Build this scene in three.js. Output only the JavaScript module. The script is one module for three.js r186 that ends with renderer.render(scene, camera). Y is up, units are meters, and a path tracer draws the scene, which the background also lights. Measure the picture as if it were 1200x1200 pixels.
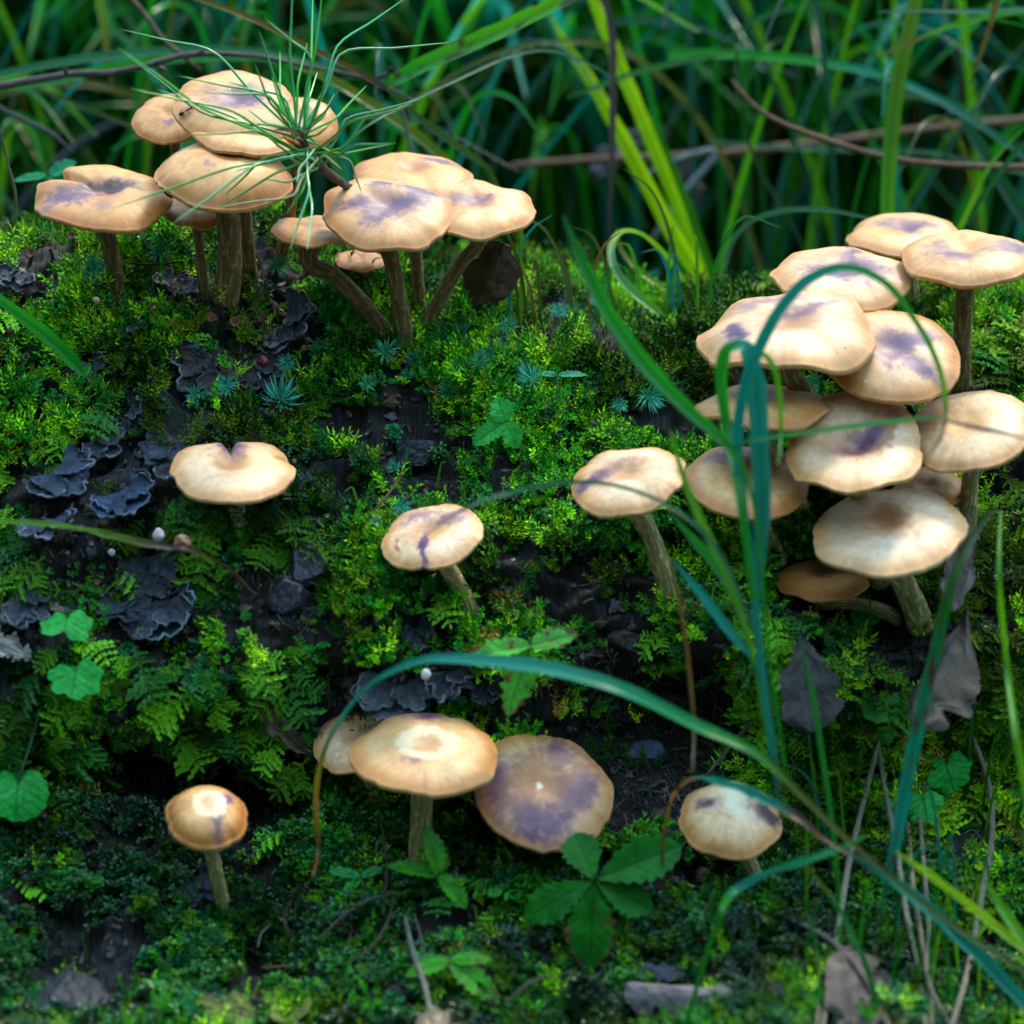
import * as THREE from 'three';
import { mergeGeometries } from 'three/addons/utils/BufferGeometryUtils.js';

// ---------------------------------------------------------------- camera, sky, sun, exposure
const V = (x, y, z) => new THREE.Vector3(x, y, z);
const scene = new THREE.Scene();
const PITCH = 28 * Math.PI / 180, DIST = 0.95, TAN = 0.2 / DIST;
const FWD = V(0, -Math.sin(PITCH), -Math.cos(PITCH)), UPV = V(0, Math.cos(PITCH), -Math.sin(PITCH)), RIGHT = V(1, 0, 0);
const LOOK = V(0, 0.2, 0), EYE = LOOK.clone().addScaledVector(FWD, -DIST);
const camera = new THREE.PerspectiveCamera(2 * Math.atan(TAN) * 180 / Math.PI, 1, 0.02, 200);
camera.position.copy(EYE); camera.lookAt(LOOK); camera.focus = 0.96; camera.userData.fStop = 5.6;
camera.updateMatrixWorld();

const SUN = V(0.4, 1, -0.85).normalize();
{ // an even blue sky, brighter overhead than near the horizon
  const w = 64, h = 32, a = new Float32Array(w * h * 4);
  for (let j = 0; j < h; j++) for (let i = 0; i < w; i++) {
    const el = Math.max(0, Math.sin((j + 0.5) / h * Math.PI - Math.PI / 2)), g = (0.55 + 1.45 * el) * 1.1, o = (j * w + i) * 4;
    a[o] = 0.54 * g; a[o + 1] = 0.9 * g; a[o + 2] = 1.22 * g; a[o + 3] = 1;
  }
  const t = new THREE.DataTexture(a, w, h, THREE.RGBAFormat, THREE.FloatType);
  t.mapping = THREE.EquirectangularReflectionMapping; t.magFilter = THREE.LinearFilter; t.needsUpdate = true;
  scene.background = t; scene.environment = t;
}
const sun = new THREE.DirectionalLight(0xfff0d6, 2.5);
sun.position.copy(SUN).multiplyScalar(5); sun.castShadow = true; sun.shadow.radius = 24;
Object.assign(sun.shadow.camera, { left: -2, right: 2, top: 2, bottom: -2, near: 0.1, far: 20 }); sun.shadow.mapSize.set(2048, 2048);
scene.add(sun);
const renderer = new THREE.WebGLRenderer({ antialias: true });
renderer.toneMapping = THREE.LinearToneMapping; renderer.toneMappingExposure = 1.46; renderer.shadowMap.enabled = true;

// ---------------------------------------------------------------- helpers
function rng(s) { return () => { s |= 0; s = s + 0x6D2B79F5 | 0; let t = Math.imul(s ^ s >>> 15, 1 | s); t = t + Math.imul(t ^ t >>> 7, 61 | t) ^ t; return ((t ^ t >>> 14) >>> 0) / 4294967296; }; }
const hash = (x, y, z) => { let h = Math.imul(x, 374761393) ^ Math.imul(y, 668265263) ^ Math.imul(z, 2147483647 ^ 0x5bd1e995); h = Math.imul(h ^ h >>> 13, 1274126177); return ((h ^ h >>> 16) >>> 0) / 4294967296; };
function noise(x, y, z = 0) {
  const X = Math.floor(x), Y = Math.floor(y), Z = Math.floor(z), s = (t) => t * t * (3 - 2 * t), u = s(x - X), v = s(y - Y), w = s(z - Z), L = (a, b, t) => a + (b - a) * t;
  const f = (k) => L(L(hash(X, Y, k), hash(X + 1, Y, k), u), L(hash(X, Y + 1, k), hash(X + 1, Y + 1, k), u), v);
  return L(f(Z), f(Z + 1), w) * 2 - 1;
}
function fbm(x, y, z = 0, o = 4) { let a = 0.5, r = 0; for (let i = 0; i < o; i++) { r += a * noise(x, y, z); x = x * 2.03 + 7.1; y = y * 2.03 + 3.7; z = z * 2.03 + 1.3; a *= 0.5; } return r; }
const clamp = (x, a = 0, b = 1) => Math.min(b, Math.max(a, x)), mixn = (a, b, t) => a + (b - a) * t;
const smooth = (a, b, x) => { const t = clamp((x - a) / (b - a)); return t * t * (3 - 2 * t); };
function at(px, py, d) { const s = TAN * d / 600; return EYE.clone().addScaledVector(FWD, d).addScaledVector(RIGHT, (px - 600) * s).addScaledVector(UPV, (600 - py) * s); }
const at0 = at;
function toPx(p) { const q = p.clone().sub(EYE), d = q.dot(FWD), s = TAN * d / 600; return [600 + q.dot(RIGHT) / s, 600 - q.dot(UPV) / s, d]; }
const MM = (px, d = 0.95) => px * TAN * d / 600;   // the size that so many pixels are at depth d
const taken = {};
function numbered(n) { const k = taken[n] = (taken[n] ?? -1) + 1; return k ? n + '_' + String(k).padStart(3, '0') : n; }
function tag(o, label, category, group, kind) { o.userData = {}; if (label) o.userData.label = label; if (category) o.userData.category = category; if (group) o.userData.group = group; if (kind) o.userData.kind = kind; return o; }
function obj(name, geo, mat, parent = scene) {
  const m = new THREE.Mesh(geo, mat); m.name = parent === scene ? numbered(name) : name; m.castShadow = m.receiveShadow = true; parent.add(m);
  if (parent !== scene) { const p = parent.getWorldPosition(V()); m.position.copy(p).negate(); }   // parts are modelled in world space
  return m;
}
function thing(name, label, category, pos, group) { const g = new THREE.Group(); g.name = numbered(name); g.position.copy(pos); tag(g, label, category, group); scene.add(g); g.updateMatrixWorld(); return g; }
function grid(nu, nv, f, wrap = false) { // f(i,j) -> {p, uv, c}
  const pos = [], uv = [], col = [], idx = [], W = nu + 1; let anyc = false;
  for (let j = 0; j <= nv; j++) for (let i = 0; i <= nu; i++) { const q = f(i, j); pos.push(q.p.x, q.p.y, q.p.z); const t = q.uv ?? [i / nu, j / nv]; uv.push(t[0], t[1]); if (q.c) { anyc = true; col.push(...q.c); } }
  for (let j = 0; j < nv; j++) for (let i = 0; i < nu; i++) { const a = j * W + i, b = a + 1, c = a + W, d = c + 1; idx.push(a, c, b, b, c, d); }
  const g = new THREE.BufferGeometry();
  g.setAttribute('position', new THREE.Float32BufferAttribute(pos, 3)); g.setAttribute('uv', new THREE.Float32BufferAttribute(uv, 2));
  if (anyc) g.setAttribute('color', new THREE.Float32BufferAttribute(col, 3));
  g.setIndex(idx); g.computeVertexNormals();
  if (wrap) { const n = g.attributes.normal; for (let j = 0; j <= nv; j++) { const a = j * W, b = a + nu, m = V(n.getX(a) + n.getX(b), n.getY(a) + n.getY(b), n.getZ(a) + n.getZ(b)).normalize(); n.setXYZ(a, m.x, m.y, m.z); n.setXYZ(b, m.x, m.y, m.z); } }
  return g;
}
function lerpStops(st, t) { // [[t, [r,g,b]], ...]
  if (t <= st[0][0]) return st[0][1];
  for (let i = 1; i < st.length; i++) if (t <= st[i][0]) { const k = (t - st[i - 1][0]) / (st[i][0] - st[i - 1][0]); return st[i - 1][1].map((a, n) => mixn(a, st[i][1][n], k)); }
  return st[st.length - 1][1];
}
function sampleR(rs, t) { const f = t * (rs.length - 1), i = Math.min(rs.length - 2, Math.floor(f)); return rs.length === 1 ? rs[0] : mixn(rs[i], rs[i + 1], f - i); }
// a tapered, slightly uneven tube through points
function tube(pts, radii, { seg = 24, sides = 8, rough = 0, seed = 1, col, closed = true } = {}) {
  const curve = pts.length === 2 ? new THREE.LineCurve3(pts[0], pts[1]) : new THREE.CatmullRomCurve3(pts, false, 'centripetal'), len = curve.getLength();
  let N = V(0.3, 0.2, 1).normalize(); const fr = [];
  for (let j = 0; j <= seg; j++) { const t = j / seg, T = curve.getTangentAt(t); N = N.clone().addScaledVector(T, -N.dot(T)).normalize(); fr.push([curve.getPointAt(t), N, T.clone().cross(N).normalize()]); }
  return grid(sides, seg, (i, j) => {
    const t = j / seg, a = i / sides * Math.PI * 2, [c, n, b] = fr[j];
    let r = sampleR(radii, t); if (closed && (j === 0 || j === seg)) r *= 0.25;
    if (rough) r *= 1 + rough * noise(Math.cos(a) * 1.7 + seed, Math.sin(a) * 1.7, t * len * 260 + seed);
    return { p: c.clone().addScaledVector(n, r * Math.cos(a)).addScaledVector(b, r * Math.sin(a)), uv: [i / sides, t * len / 0.02], c: col && (typeof col === 'function' ? col(t, a) : col) };
  }, true);
}
function dataTex(n, f, srgb, m = n) {
  const a = new Uint8Array(n * m * 4);
  for (let j = 0; j < m; j++) for (let i = 0; i < n; i++) { const c = f(i / n, j / m), o = (j * n + i) * 4; for (let k = 0; k < 3; k++) a[o + k] = clamp(c[k]) * 255; a[o + 3] = 255; }
  const t = new THREE.DataTexture(a, n, m); t.magFilter = THREE.LinearFilter; t.minFilter = THREE.LinearMipmapLinearFilter; t.wrapS = t.wrapT = THREE.RepeatWrapping; if (srgb) t.colorSpace = THREE.SRGBColorSpace; t.needsUpdate = true; return t;
}
const gray = (f) => (u, v) => { const g = f(u, v); return [g, g, g]; };
const lin = (r, g, b) => [r, g, b].map((c) => { c /= 255; return c <= 0.04045 ? c / 12.92 : ((c + 0.055) / 1.055) ** 2.4; });

// ---------------------------------------------------------------- the log: a side profile swept along x, with cushions and hollows
const PROFILE = [[640, 1.34], [480, 1.24], [385, 1.155], [346, 1.085], [360, 1.045], [400, 1.012], [500, 0.972], [600, 0.944], [690, 0.924], [760, 0.914], [800, 0.917], [860, 0.928], [925, 0.93], [985, 0.92], [1060, 0.898], [1150, 0.868], [1250, 0.83], [1400, 0.775], [1560, 0.72]]
  .map(([r, d]) => at(600, r, d));
const PCURVE = new THREE.CatmullRomCurve3(PROFILE, false, 'centripetal');
const NU = 430, NV = 470, X0 = -0.36, X1 = 0.36, PP = PCURVE.getSpacedPoints(NV), PT = PP.map((_, j) => PCURVE.getTangentAt(j / NV));
const bump = (x, c, w) => Math.exp(-(((x - c) / w) ** 2));
const HOLLOWS = [ // px, py, rx, ry, depth: dark hollows in the moss
  [120, 895, 150, 42, 0.036], [290, 930, 110, 34, 0.024], [790, 850, 110, 60, 0.03], [420, 905, 70, 30, 0.014], [800, 1035, 90, 40, 0.014], [345, 690, 60, 60, 0.012], [500, 545, 70, 55, 0.014], [510, 735, 70, 28, 0.016], [740, 745, 50, 40, 0.014], [100, 560, 70, 40, 0.008], [180, 700, 70, 60, 0.008], [560, 820, 190, 40, 0.012], [1010, 700, 70, 40, 0.01], [600, 1080, 60, 40, 0.006]];
function hollow(px, py) { let s = 0; for (const [x, y, rx, ry, d] of HOLLOWS) { const q = ((px - x) / rx) ** 2 + ((py - y) / ry) ** 2; if (q < 4) s += d * Math.exp(-q * 1.2); } return s; }
const surfPos = [], fine = [];   // fine: the height of the small cushions
for (let j = 0; j <= NV; j++) for (let i = 0; i <= NU; i++) {
  const x = mixn(X0, X1, i / NU), p = PP[j].clone(), T = PT[j], n = V(0, -T.z, T.y); if (n.dot(V(0, 1, 1)) < 0 && j > NV * 0.3) n.negate(); if (j <= NV * 0.3 && n.y < 0) n.negate();
  p.x = x;
  const q = toPx(p), top = smooth(760, 380, q[1]) * smooth(0, 0.12, j / NV);
  p.y += top * (0.028 * smooth(-0.02, -0.13, x) + 0.006 * bump(x, 0.0, 0.04) - 0.004 * bump(x, 0.09, 0.04) - 0.002 * smooth(0.12, 0.2, x));
  let h = 0.016 * noise(x * 11 + 3, j * 0.022, 5.5) + 0.014 * fbm(x * 24, j * 0.055, 3.3, 3) + (fine[j * (NU + 1) + i] = 0.010 * fbm(x * 70, j * 0.16, 8.1, 3) + 0.0036 * noise(x * 210, j * 0.45, 2.2)) + 0.004 * top * noise(x * 46, 1, 1);
  h -= hollow(q[0], q[1]);
  if (j < 40 || j > NV - 25) h *= 0.4;
  surfPos.push(p.addScaledVector(n, h));
}
const SG = (i, j) => surfPos[j * (NU + 1) + i];
const logGeo = grid(NU, NV, (i, j) => { const p = SG(i, j); return { p, uv: [p.x / 0.06, j * 0.012] }; });
// a table from picture cells to the nearest surface cell, to stand things on the log
const CELL = 4, TW = 480, TOFF = 90, table = new Int32Array(TW * TW).fill(-1), tdep = new Float32Array(TW * TW).fill(9);
{
  const proj = surfPos.map(toPx);
  for (let j = 0; j < NV; j++) for (let i = 0; i < NU; i++) {
    const c = [j * (NU + 1) + i, j * (NU + 1) + i + 1, (j + 1) * (NU + 1) + i, (j + 1) * (NU + 1) + i + 1].map((k) => proj[k]);
    const x0 = Math.min(...c.map((q) => q[0])), x1 = Math.max(...c.map((q) => q[0])), y0 = Math.min(...c.map((q) => q[1])), y1 = Math.max(...c.map((q) => q[1])), d = c[0][2];
    for (let b = Math.floor(y0 / CELL); b <= y1 / CELL; b++) for (let a = Math.floor(x0 / CELL); a <= x1 / CELL; a++) {
      const A = a + TOFF, B = b + TOFF; if (A < 0 || B < 0 || A >= TW || B >= TW) continue;
      if (d < tdep[B * TW + A]) { tdep[B * TW + A] = d; table[B * TW + A] = j * (NU + 1) + i; }
    }
  }
}
const lnor = logGeo.attributes.normal;
function surfAt(px, py) {
  let A = Math.round(px / CELL) + TOFF, B = Math.round(py / CELL) + TOFF, k = -1;
  for (let s = 0; s < 60 && k < 0; s++) k = table[(B + s) * TW + A];
  const p = surfPos[k], n = V(lnor.getX(k), lnor.getY(k), lnor.getZ(k)); if (n.dot(FWD) > 0.3) n.negate();
  return { p: p.clone(), n, d: toPx(p)[2] };
}
const soilTex = dataTex(256, (u, v) => { const n = 0.5 + 0.5 * fbm(u * 24, v * 24, 1, 5), m = 0.5 + 0.5 * fbm(u * 6, v * 6, 9, 3); const k = smooth(0.5, 0.7, m); return [0.05 + 0.2 * n * m + 0.06 * k * n, 0.04 + 0.14 * n * m + 0.02 * k * n, 0.035 + 0.11 * n * m]; }, true);
const soilBump = dataTex(256, gray((u, v) => 0.5 + 0.5 * fbm(u * 40, v * 14, 4, 5)));
const logMat = new THREE.MeshStandardMaterial({ map: soilTex, bumpMap: soilBump, bumpScale: 0.003, roughness: 0.8 });
tag(obj('mossy_log_ground', logGeo, logMat), 'rotten log bank with dark wood and soil under the moss', null, null, 'structure');
{ // the forest floor as one sheet, far and wide
  const g = new THREE.PlaneGeometry(160, 160, 200, 200); g.rotateX(-Math.PI / 2); const p = g.attributes.position;
  for (let i = 0; i < p.count; i++) { const x = p.getX(i), z = p.getZ(i); p.setY(i, 0.02 + (Math.hypot(x, z) > 3 ? 0.12 * fbm(x * 0.3, z * 0.3, 2, 3) : 0)); }
  g.computeVertexNormals(); const uv = g.attributes.uv; for (let i = 0; i < uv.count; i++) uv.setXY(i, p.getX(i) / 0.3, p.getZ(i) / 0.3);
  tag(obj('forest_ground', g, new THREE.MeshStandardMaterial({ map: soilTex, bumpMap: soilBump, bumpScale: 0.004, roughness: 0.95 })), 'dark forest soil behind the log', null, null, 'structure');
}

{ // young forest trees round the clearing, beside and behind the viewer, that keep the low sky off the log
  const R = rng(404), bark = new THREE.MeshStandardMaterial({ color: new THREE.Color().setRGB(0.12, 0.09, 0.07), roughness: 0.9, bumpMap: soilBump, bumpScale: 0.01 }), leaf = new THREE.MeshStandardMaterial({ color: 0xffffff, roughness: 0.6, side: THREE.DoubleSide });
  const pos = []; for (let k = 0; k < 14; k++) { const o = V(R() - 0.5, R() - 0.5, R() - 0.5), d = V(R() - 0.5, R() - 0.6, R() - 0.5).normalize(), s = d.clone().cross(V(R(), 1, R())).normalize(), P = (a, b) => o.clone().addScaledVector(d, a).addScaledVector(s, b), q = [P(0, 0), P(0.2, 0.13), P(0.45, 0), P(0.2, -0.13)]; for (const i of [0, 1, 2, 0, 2, 3]) pos.push(q[i].x, q[i].y, q[i].z); }
  const clump = new THREE.BufferGeometry(); clump.setAttribute('position', new THREE.Float32BufferAttribute(pos, 3)); clump.computeVertexNormals();
  for (const [x, z, h, r, label] of [[-0.9, 2.6, 4.9, 1.0, 'young leafy tree standing behind the viewer, the middle one'], [0.9, 2.7, 5.0, 1.0, 'young leafy tree behind the viewer beside the middle one'], [-2.3, 1.5, 4.6, 1.0, 'young leafy tree standing beyond the darker end of the log'], [2.6, 1.9, 4.2, 0.9, 'young leafy tree standing beyond the sunnier end of the log'], [-2.6, 0.0, 3.6, 0.9, 'young leafy tree at the side of the clearing by the lichens']]) {
    const t = new THREE.Group(); t.name = numbered('young_tree'); t.position.set(x, 0, z); tag(t, label, 'tree', 'young trees round the clearing'); scene.add(t); t.updateMatrixWorld();
    obj('trunk', tube([V(x, -0.1, z), V(x + 0.05, h * 0.5, z + 0.04), V(x - 0.03, h * 0.97, z)], [0.06, 0.045, 0.01], { seg: 20, sides: 10, rough: 0.1 }), bark, t);
    const n = 1500, im = new THREE.InstancedMesh(clump, leaf, n); im.name = 'crown'; im.userData.kind = 'stuff'; im.castShadow = im.receiveShadow = true; t.add(im);
    const m = new THREE.Matrix4(), q = new THREE.Quaternion(), e = new THREE.Euler();
    for (let k = 0; k < n; k++) { const a = R() * 6.283, u = R(), y = h * (0.12 + 0.9 * u), rr = r * (1.05 - 0.8 * u) * Math.sqrt(0.15 + 0.85 * R()) * (1 + 0.3 * noise(a * 2, u * 6, x * 9)), s = 0.22 + 0.14 * R(); q.setFromEuler(e.set(R() * 6, R() * 6, R() * 6)); im.setMatrixAt(k, m.compose(V(rr * Math.cos(a), y, rr * Math.sin(a)), q, V(s, s, s))); const v = 0.6 + 0.8 * R(); im.setColorAt(k, new THREE.Color().setRGB(0.05 * v, 0.11 * v, 0.025 * v)); }
  }
}

// where the dark lichens lie: label, place, size, direction of growth
const LICHENS = [
  ['broad blue black lichen beside the thick stem of the domed mushroom', 338, 385, 44, 0.9, { edge: [0.24, 0.2, 0.2], col: [0.045, 0.055, 0.08] }],
  ['pale grey lichen curled upright at the foot of the slim stem', 213, 345, 28, 2.6, { col: [0.16, 0.15, 0.17], up: 0.3, edge: [0.34, 0.32, 0.34] }],
  ['small grey lichen near the edge of view by a star of moss', 24, 328, 26, -0.4, { col: [0.07, 0.075, 0.1] }],
  ['narrow pale rimmed lichen below the stem of the notched mushroom', 152, 392, 16, 0.2, { edge: [0.36, 0.36, 0.4] }],
  ['pale curled lichen scrap between notched mushroom and the entering blade', 70, 338, 20, 1.2, { edge: [0.34, 0.3, 0.32] }],
  ['curled lichen under the tip of the entering blade', 110, 432, 18, 1.0, { edge: [0.34, 0.3, 0.3] }],
  ['brown black lichen under the small star of moss', 245, 440, 40, -0.9, { col: [0.045, 0.03, 0.034] }],
  ['dark lichen with a red bud at its rim', 300, 432, 34, 0.4, { col: [0.04, 0.032, 0.04] }],
  ['grey rimmed lichen below the fern shaped moss', 156, 488, 22, 0.6, { edge: [0.26, 0.26, 0.29] }],
  ['smooth dark lichen just behind the keyhole mushroom', 205, 535, 42, -0.5, { edge: [0.14, 0.15, 0.17] }],
  ['ruffled silver blue lichen above the blue black shelf', 122, 522, 26, 0.5, { col: [0.08, 0.085, 0.11], edge: [0.4, 0.42, 0.48], up: 0.3 }],
  ['large blue black lichen shelf left bare of moss', 70, 568, 46, 0.6, { col: [0.03, 0.04, 0.07] }],
  ['royal blue lichen with pale scallops above the withered blade', 143, 588, 40, 0.5, { col: [0.03, 0.045, 0.09], edge: [0.28, 0.36, 0.5] }],
  ['lichen tongue hanging under the withered blade near the edge of view', 56, 622, 36, 0.1, { col: [0.03, 0.04, 0.075] }],
  ['smoky lichen below the twist of the withered blade', 182, 668, 44, 0.4, { edge: [0.16, 0.16, 0.18] }],
  ['black lichen lobe above the pale scalloped one', 148, 712, 44, -0.1, { edge: [0.18, 0.18, 0.2] }],
  ['black lichen with bright pale scallops lowest of the patch', 192, 724, 46, 0.15, { edge: [0.3, 0.42, 0.5], lobes: 5 }],
  ['dusky lichen with a frilled rim in the middle of the patch', 178, 690, 26, 0.3, { edge: [0.26, 0.24, 0.25] }],
  ['dark lichen beside the pale shrivelled scrap', 30, 712, 40, 0.8, { edge: [0.2, 0.2, 0.24] }],
  ['grey blue lichen fan above the ring marked mushroom', 462, 806, 46, -0.2, { col: [0.05, 0.06, 0.075] }],
  ['scalloped lichen with a pale rim under the arching blue green blade', 525, 792, 32, 0.5, { edge: [0.34, 0.4, 0.46] }],
  ['small teal rimmed lichen next to the large leaved seedling', 568, 806, 22, 0.6, { edge: [0.14, 0.26, 0.3] }],
  ['round dark lichen lobe in the hollow under the tilted mushroom', 485, 746, 26, 0.4, { edge: [0.12, 0.12, 0.13] }],
  ['ruffled lichen beside the stem of the button mushroom', 232, 1046, 26, 0.7, { col: [0.04, 0.05, 0.08], edge: [0.2, 0.16, 0.22] }],
  ['lichen rosette tucked behind the rim of the keyhole mushroom', 195, 560, 20, 0.2, { edge: [0.3, 0.34, 0.42] }],
];

// ---------------------------------------------------------------- moss
const leafMat = (o = {}) => new THREE.MeshPhysicalMaterial({ color: 0xffffff, vertexColors: true, side: THREE.DoubleSide, roughness: 0.4, specularIntensity: 0.22, ...o });
class Tris { // loose triangles with a colour each
  constructor() { this.p = []; this.c = []; }
  tri(a, b, c, col) { for (const q of [a, b, c]) { this.p.push(q.x, q.y, q.z); this.c.push(...col); } }
  // a small folded leaf from o along d, half-width w along s, keel n
  leaf(o, d, s, n, len, w, col, tip = col, fold = 0.35) {
    const m = o.clone().addScaledVector(d, len * 0.45), e = o.clone().addScaledVector(d, len).addScaledVector(n, -len * 0.12), k = n.clone().multiplyScalar(w * fold);
    const a = m.clone().addScaledVector(s, w).add(k), b = m.clone().addScaledVector(s, -w).add(k);
    this.tri(o, a, m, col); this.tri(m, a, e, tip); this.tri(o, m, b, col); this.tri(m, e, b, tip);
  }
  geo() { const g = new THREE.BufferGeometry(); g.setAttribute('position', new THREE.Float32BufferAttribute(this.p, 3)); g.setAttribute('color', new THREE.Float32BufferAttribute(this.c, 3)); g.computeVertexNormals(); return g; }
}
const tint = (c, k) => c.map((x) => x * k);
function shootClump(seed, n, leaves, leafLen, leafW, spread, height, tips) { // upright leafy shoots, size about one unit
  const R = rng(seed), T = new Tris();
  for (let k = 0; k < n; k++) {
    const a = R() * 6.283, r = Math.sqrt(R()) * spread, o = V(Math.cos(a) * r, 0, Math.sin(a) * r), H = height * (0.6 + 0.6 * R()), lean = V((R() - 0.5) * 0.9 + o.x * 0.7, 1, (R() - 0.5) * 0.9 + o.z * 0.7).normalize(), v = 0.7 + 0.6 * R();
    for (let i = 0; i < leaves; i++) {
      const t = (i + 0.5) / leaves, p = o.clone().addScaledVector(lean, H * (0.15 + 0.85 * t)), th = i * 2.4 + R(), up = mixn(0.15, 0.75, t * t);
      const out = V(Math.cos(th), 0, Math.sin(th)), d = out.clone().multiplyScalar(1 - up).addScaledVector(lean, up).normalize(), s = d.clone().cross(lean).normalize(), nn = s.clone().cross(d).normalize();
      if (nn.y < 0) nn.negate();
      T.leaf(p, d, s, nn, leafLen * (0.7 + 0.5 * R()) * (0.65 + 0.35 * t), leafW * (0.8 + 0.4 * R()), tint([1, 1, 1], v * (0.75 + 0.3 * R())), tint(tips, v * (0.9 + 0.3 * R())));
    }
  }
  return T.geo();
}
function frond(seed, pairs, forked = false) { // a feathery spray along +z, one unit long, drooping
  const R = rng(seed), T = new Tris();
  const spray = (o, dir, len, w, k) => {
    const side = dir.clone().cross(V(0, 1, 0)).normalize();
    for (let i = 0; i < k; i++) {
      const t = i / k, p = o.clone().addScaledVector(dir, len * t).add(V(0, -0.28 * t * t * len + 0.06 * Math.sin(t * 9 + seed), 0)), L = w * Math.sin(Math.PI * (0.16 + 0.78 * (1 - t))) * (0.8 + 0.4 * R());
      for (const s of [-1, 1]) {
        const d = side.clone().multiplyScalar(s).addScaledVector(dir, 0.75 + 0.3 * R()).add(V(0, 0.12 * R() - 0.1, 0)).normalize(), q = d.clone().cross(V(0, 1, 0)).normalize(), v = 0.7 + 0.5 * R();
        // each branchlet: a string of three close leaves
        for (let m = 0; m < 3; m++) { const b = p.clone().addScaledVector(d, L * m * 0.3); T.leaf(b, d.clone().addScaledVector(q, (m - 1) * 0.35 * s).normalize(), q, V(0, 1, 0), L * (0.5 - 0.04 * m), L * 0.15, tint([0.8, 0.85, 0.8], v), tint([1.15, 1.1, 0.9], v), 0.6); }
      }
      T.leaf(p, dir, side, V(0, 1, 0), len / k * 1.4, 0.03, [0.6, 0.55, 0.4]);
    }
    T.leaf(o.clone().addScaledVector(dir, len * 0.92).add(V(0, -0.24 * len, 0)), dir, side, V(0, 1, 0), len * 0.2, 0.035, [1, 1, 0.8], [1.2, 1.2, 0.9]);
  };
  spray(V(0, 0, 0), V(0, 0, 1), 1, 0.42, pairs);
  if (forked) { spray(V(0, 0, 0.2), V(0.75, 0, 0.66).normalize(), 0.6, 0.24, 6); spray(V(0, 0, 0.35), V(-0.75, 0, 0.66).normalize(), 0.5, 0.22, 5); }
  return T.geo();
}
function roundShoots(seed, n) { // short shoots with broad rounded leaves
  const R = rng(seed), T = new Tris();
  for (let k = 0; k < n; k++) {
    const a = R() * 6.283, r = Math.sqrt(R()) * 0.6, o = V(Math.cos(a) * r, 0.2 + 0.4 * R(), Math.sin(a) * r), L = 0.26 + 0.16 * R(), v = 0.65 + 0.6 * R(), m = 5 + Math.floor(R() * 4);
    for (let i = 0; i < m; i++) {
      const th = i * 2.4 + R() * 0.5, up = 0.1 + 0.5 * i / m, d = V(Math.cos(th) * (1 - up), up, Math.sin(th) * (1 - up)).normalize(), s = d.clone().cross(V(0, 1, 0)).normalize(), nn = s.clone().cross(d), c = tint([0.9, 1, 0.9], v * (0.8 + 0.4 * R()));
      const w = L * 0.36, p = o.clone().addScaledVector(V(0, 1, 0), i * 0.05), P = (t, x, y) => p.clone().addScaledVector(d, L * t).addScaledVector(s, x * w).addScaledVector(nn, y * w);
      const l = [P(0, 0, 0), P(0.3, 0.9, 0.3), P(0.7, 1, 0.3), P(1, 0.25, -0.2), P(1, -0.25, -0.2), P(0.7, -1, 0.3), P(0.3, -0.9, 0.3)], mid = P(0.5, 0, 0);
      for (let e = 0; e < 7; e++) T.tri(mid, l[e], l[(e + 1) % 7], c);
    }
  }
  return T.geo();
}
function scatter(name, label, geos, mat, items) { // items: {p, m: Matrix4, c, g}; one object, its variants as instanced parts
  const root = new THREE.Group(); root.name = numbered(name); tag(root, label, null, null, 'stuff'); scene.add(root);
  geos.forEach((g, k) => {
    const its = items.filter((q) => q.g === k), im = new THREE.InstancedMesh(g, mat, its.length); im.name = 'foliage'; im.userData.kind = 'stuff'; im.castShadow = im.receiveShadow = true;
    its.forEach((q, i) => { im.setMatrixAt(i, q.m); im.setColorAt(i, new THREE.Color().setRGB(...q.c)); }); root.add(im);
  });
}
function place(p, up, heading, sx, sy = sx, sz = sx) { // y along up, z along heading as far as that is square to up
  const y = up.clone().normalize(), z = heading.clone().addScaledVector(y, -heading.dot(y)).normalize(), x = y.clone().cross(z);
  return new THREE.Matrix4().makeBasis(x.multiplyScalar(sx), y.multiplyScalar(sy), z.multiplyScalar(sz)).setPosition(p);
}
const BARE = [[205, 905, 175, 34], [800, 850, 92, 48], [790, 1030, 70, 26], [345, 690, 45, 50], [505, 545, 60, 42], [500, 735, 58, 20], [150, 560, 60, 34], [190, 690, 60, 50], [740, 745, 36, 30], [450, 810, 90, 26], [700, 790, 60, 30], [1015, 715, 70, 26], [770, 930, 80, 50], [100, 620, 50, 30], [60, 720, 50, 30]];
for (const [, x, y, r] of LICHENS) BARE.push([x, y + r * 0.2, r * 0.8, r * 0.62]);
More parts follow.
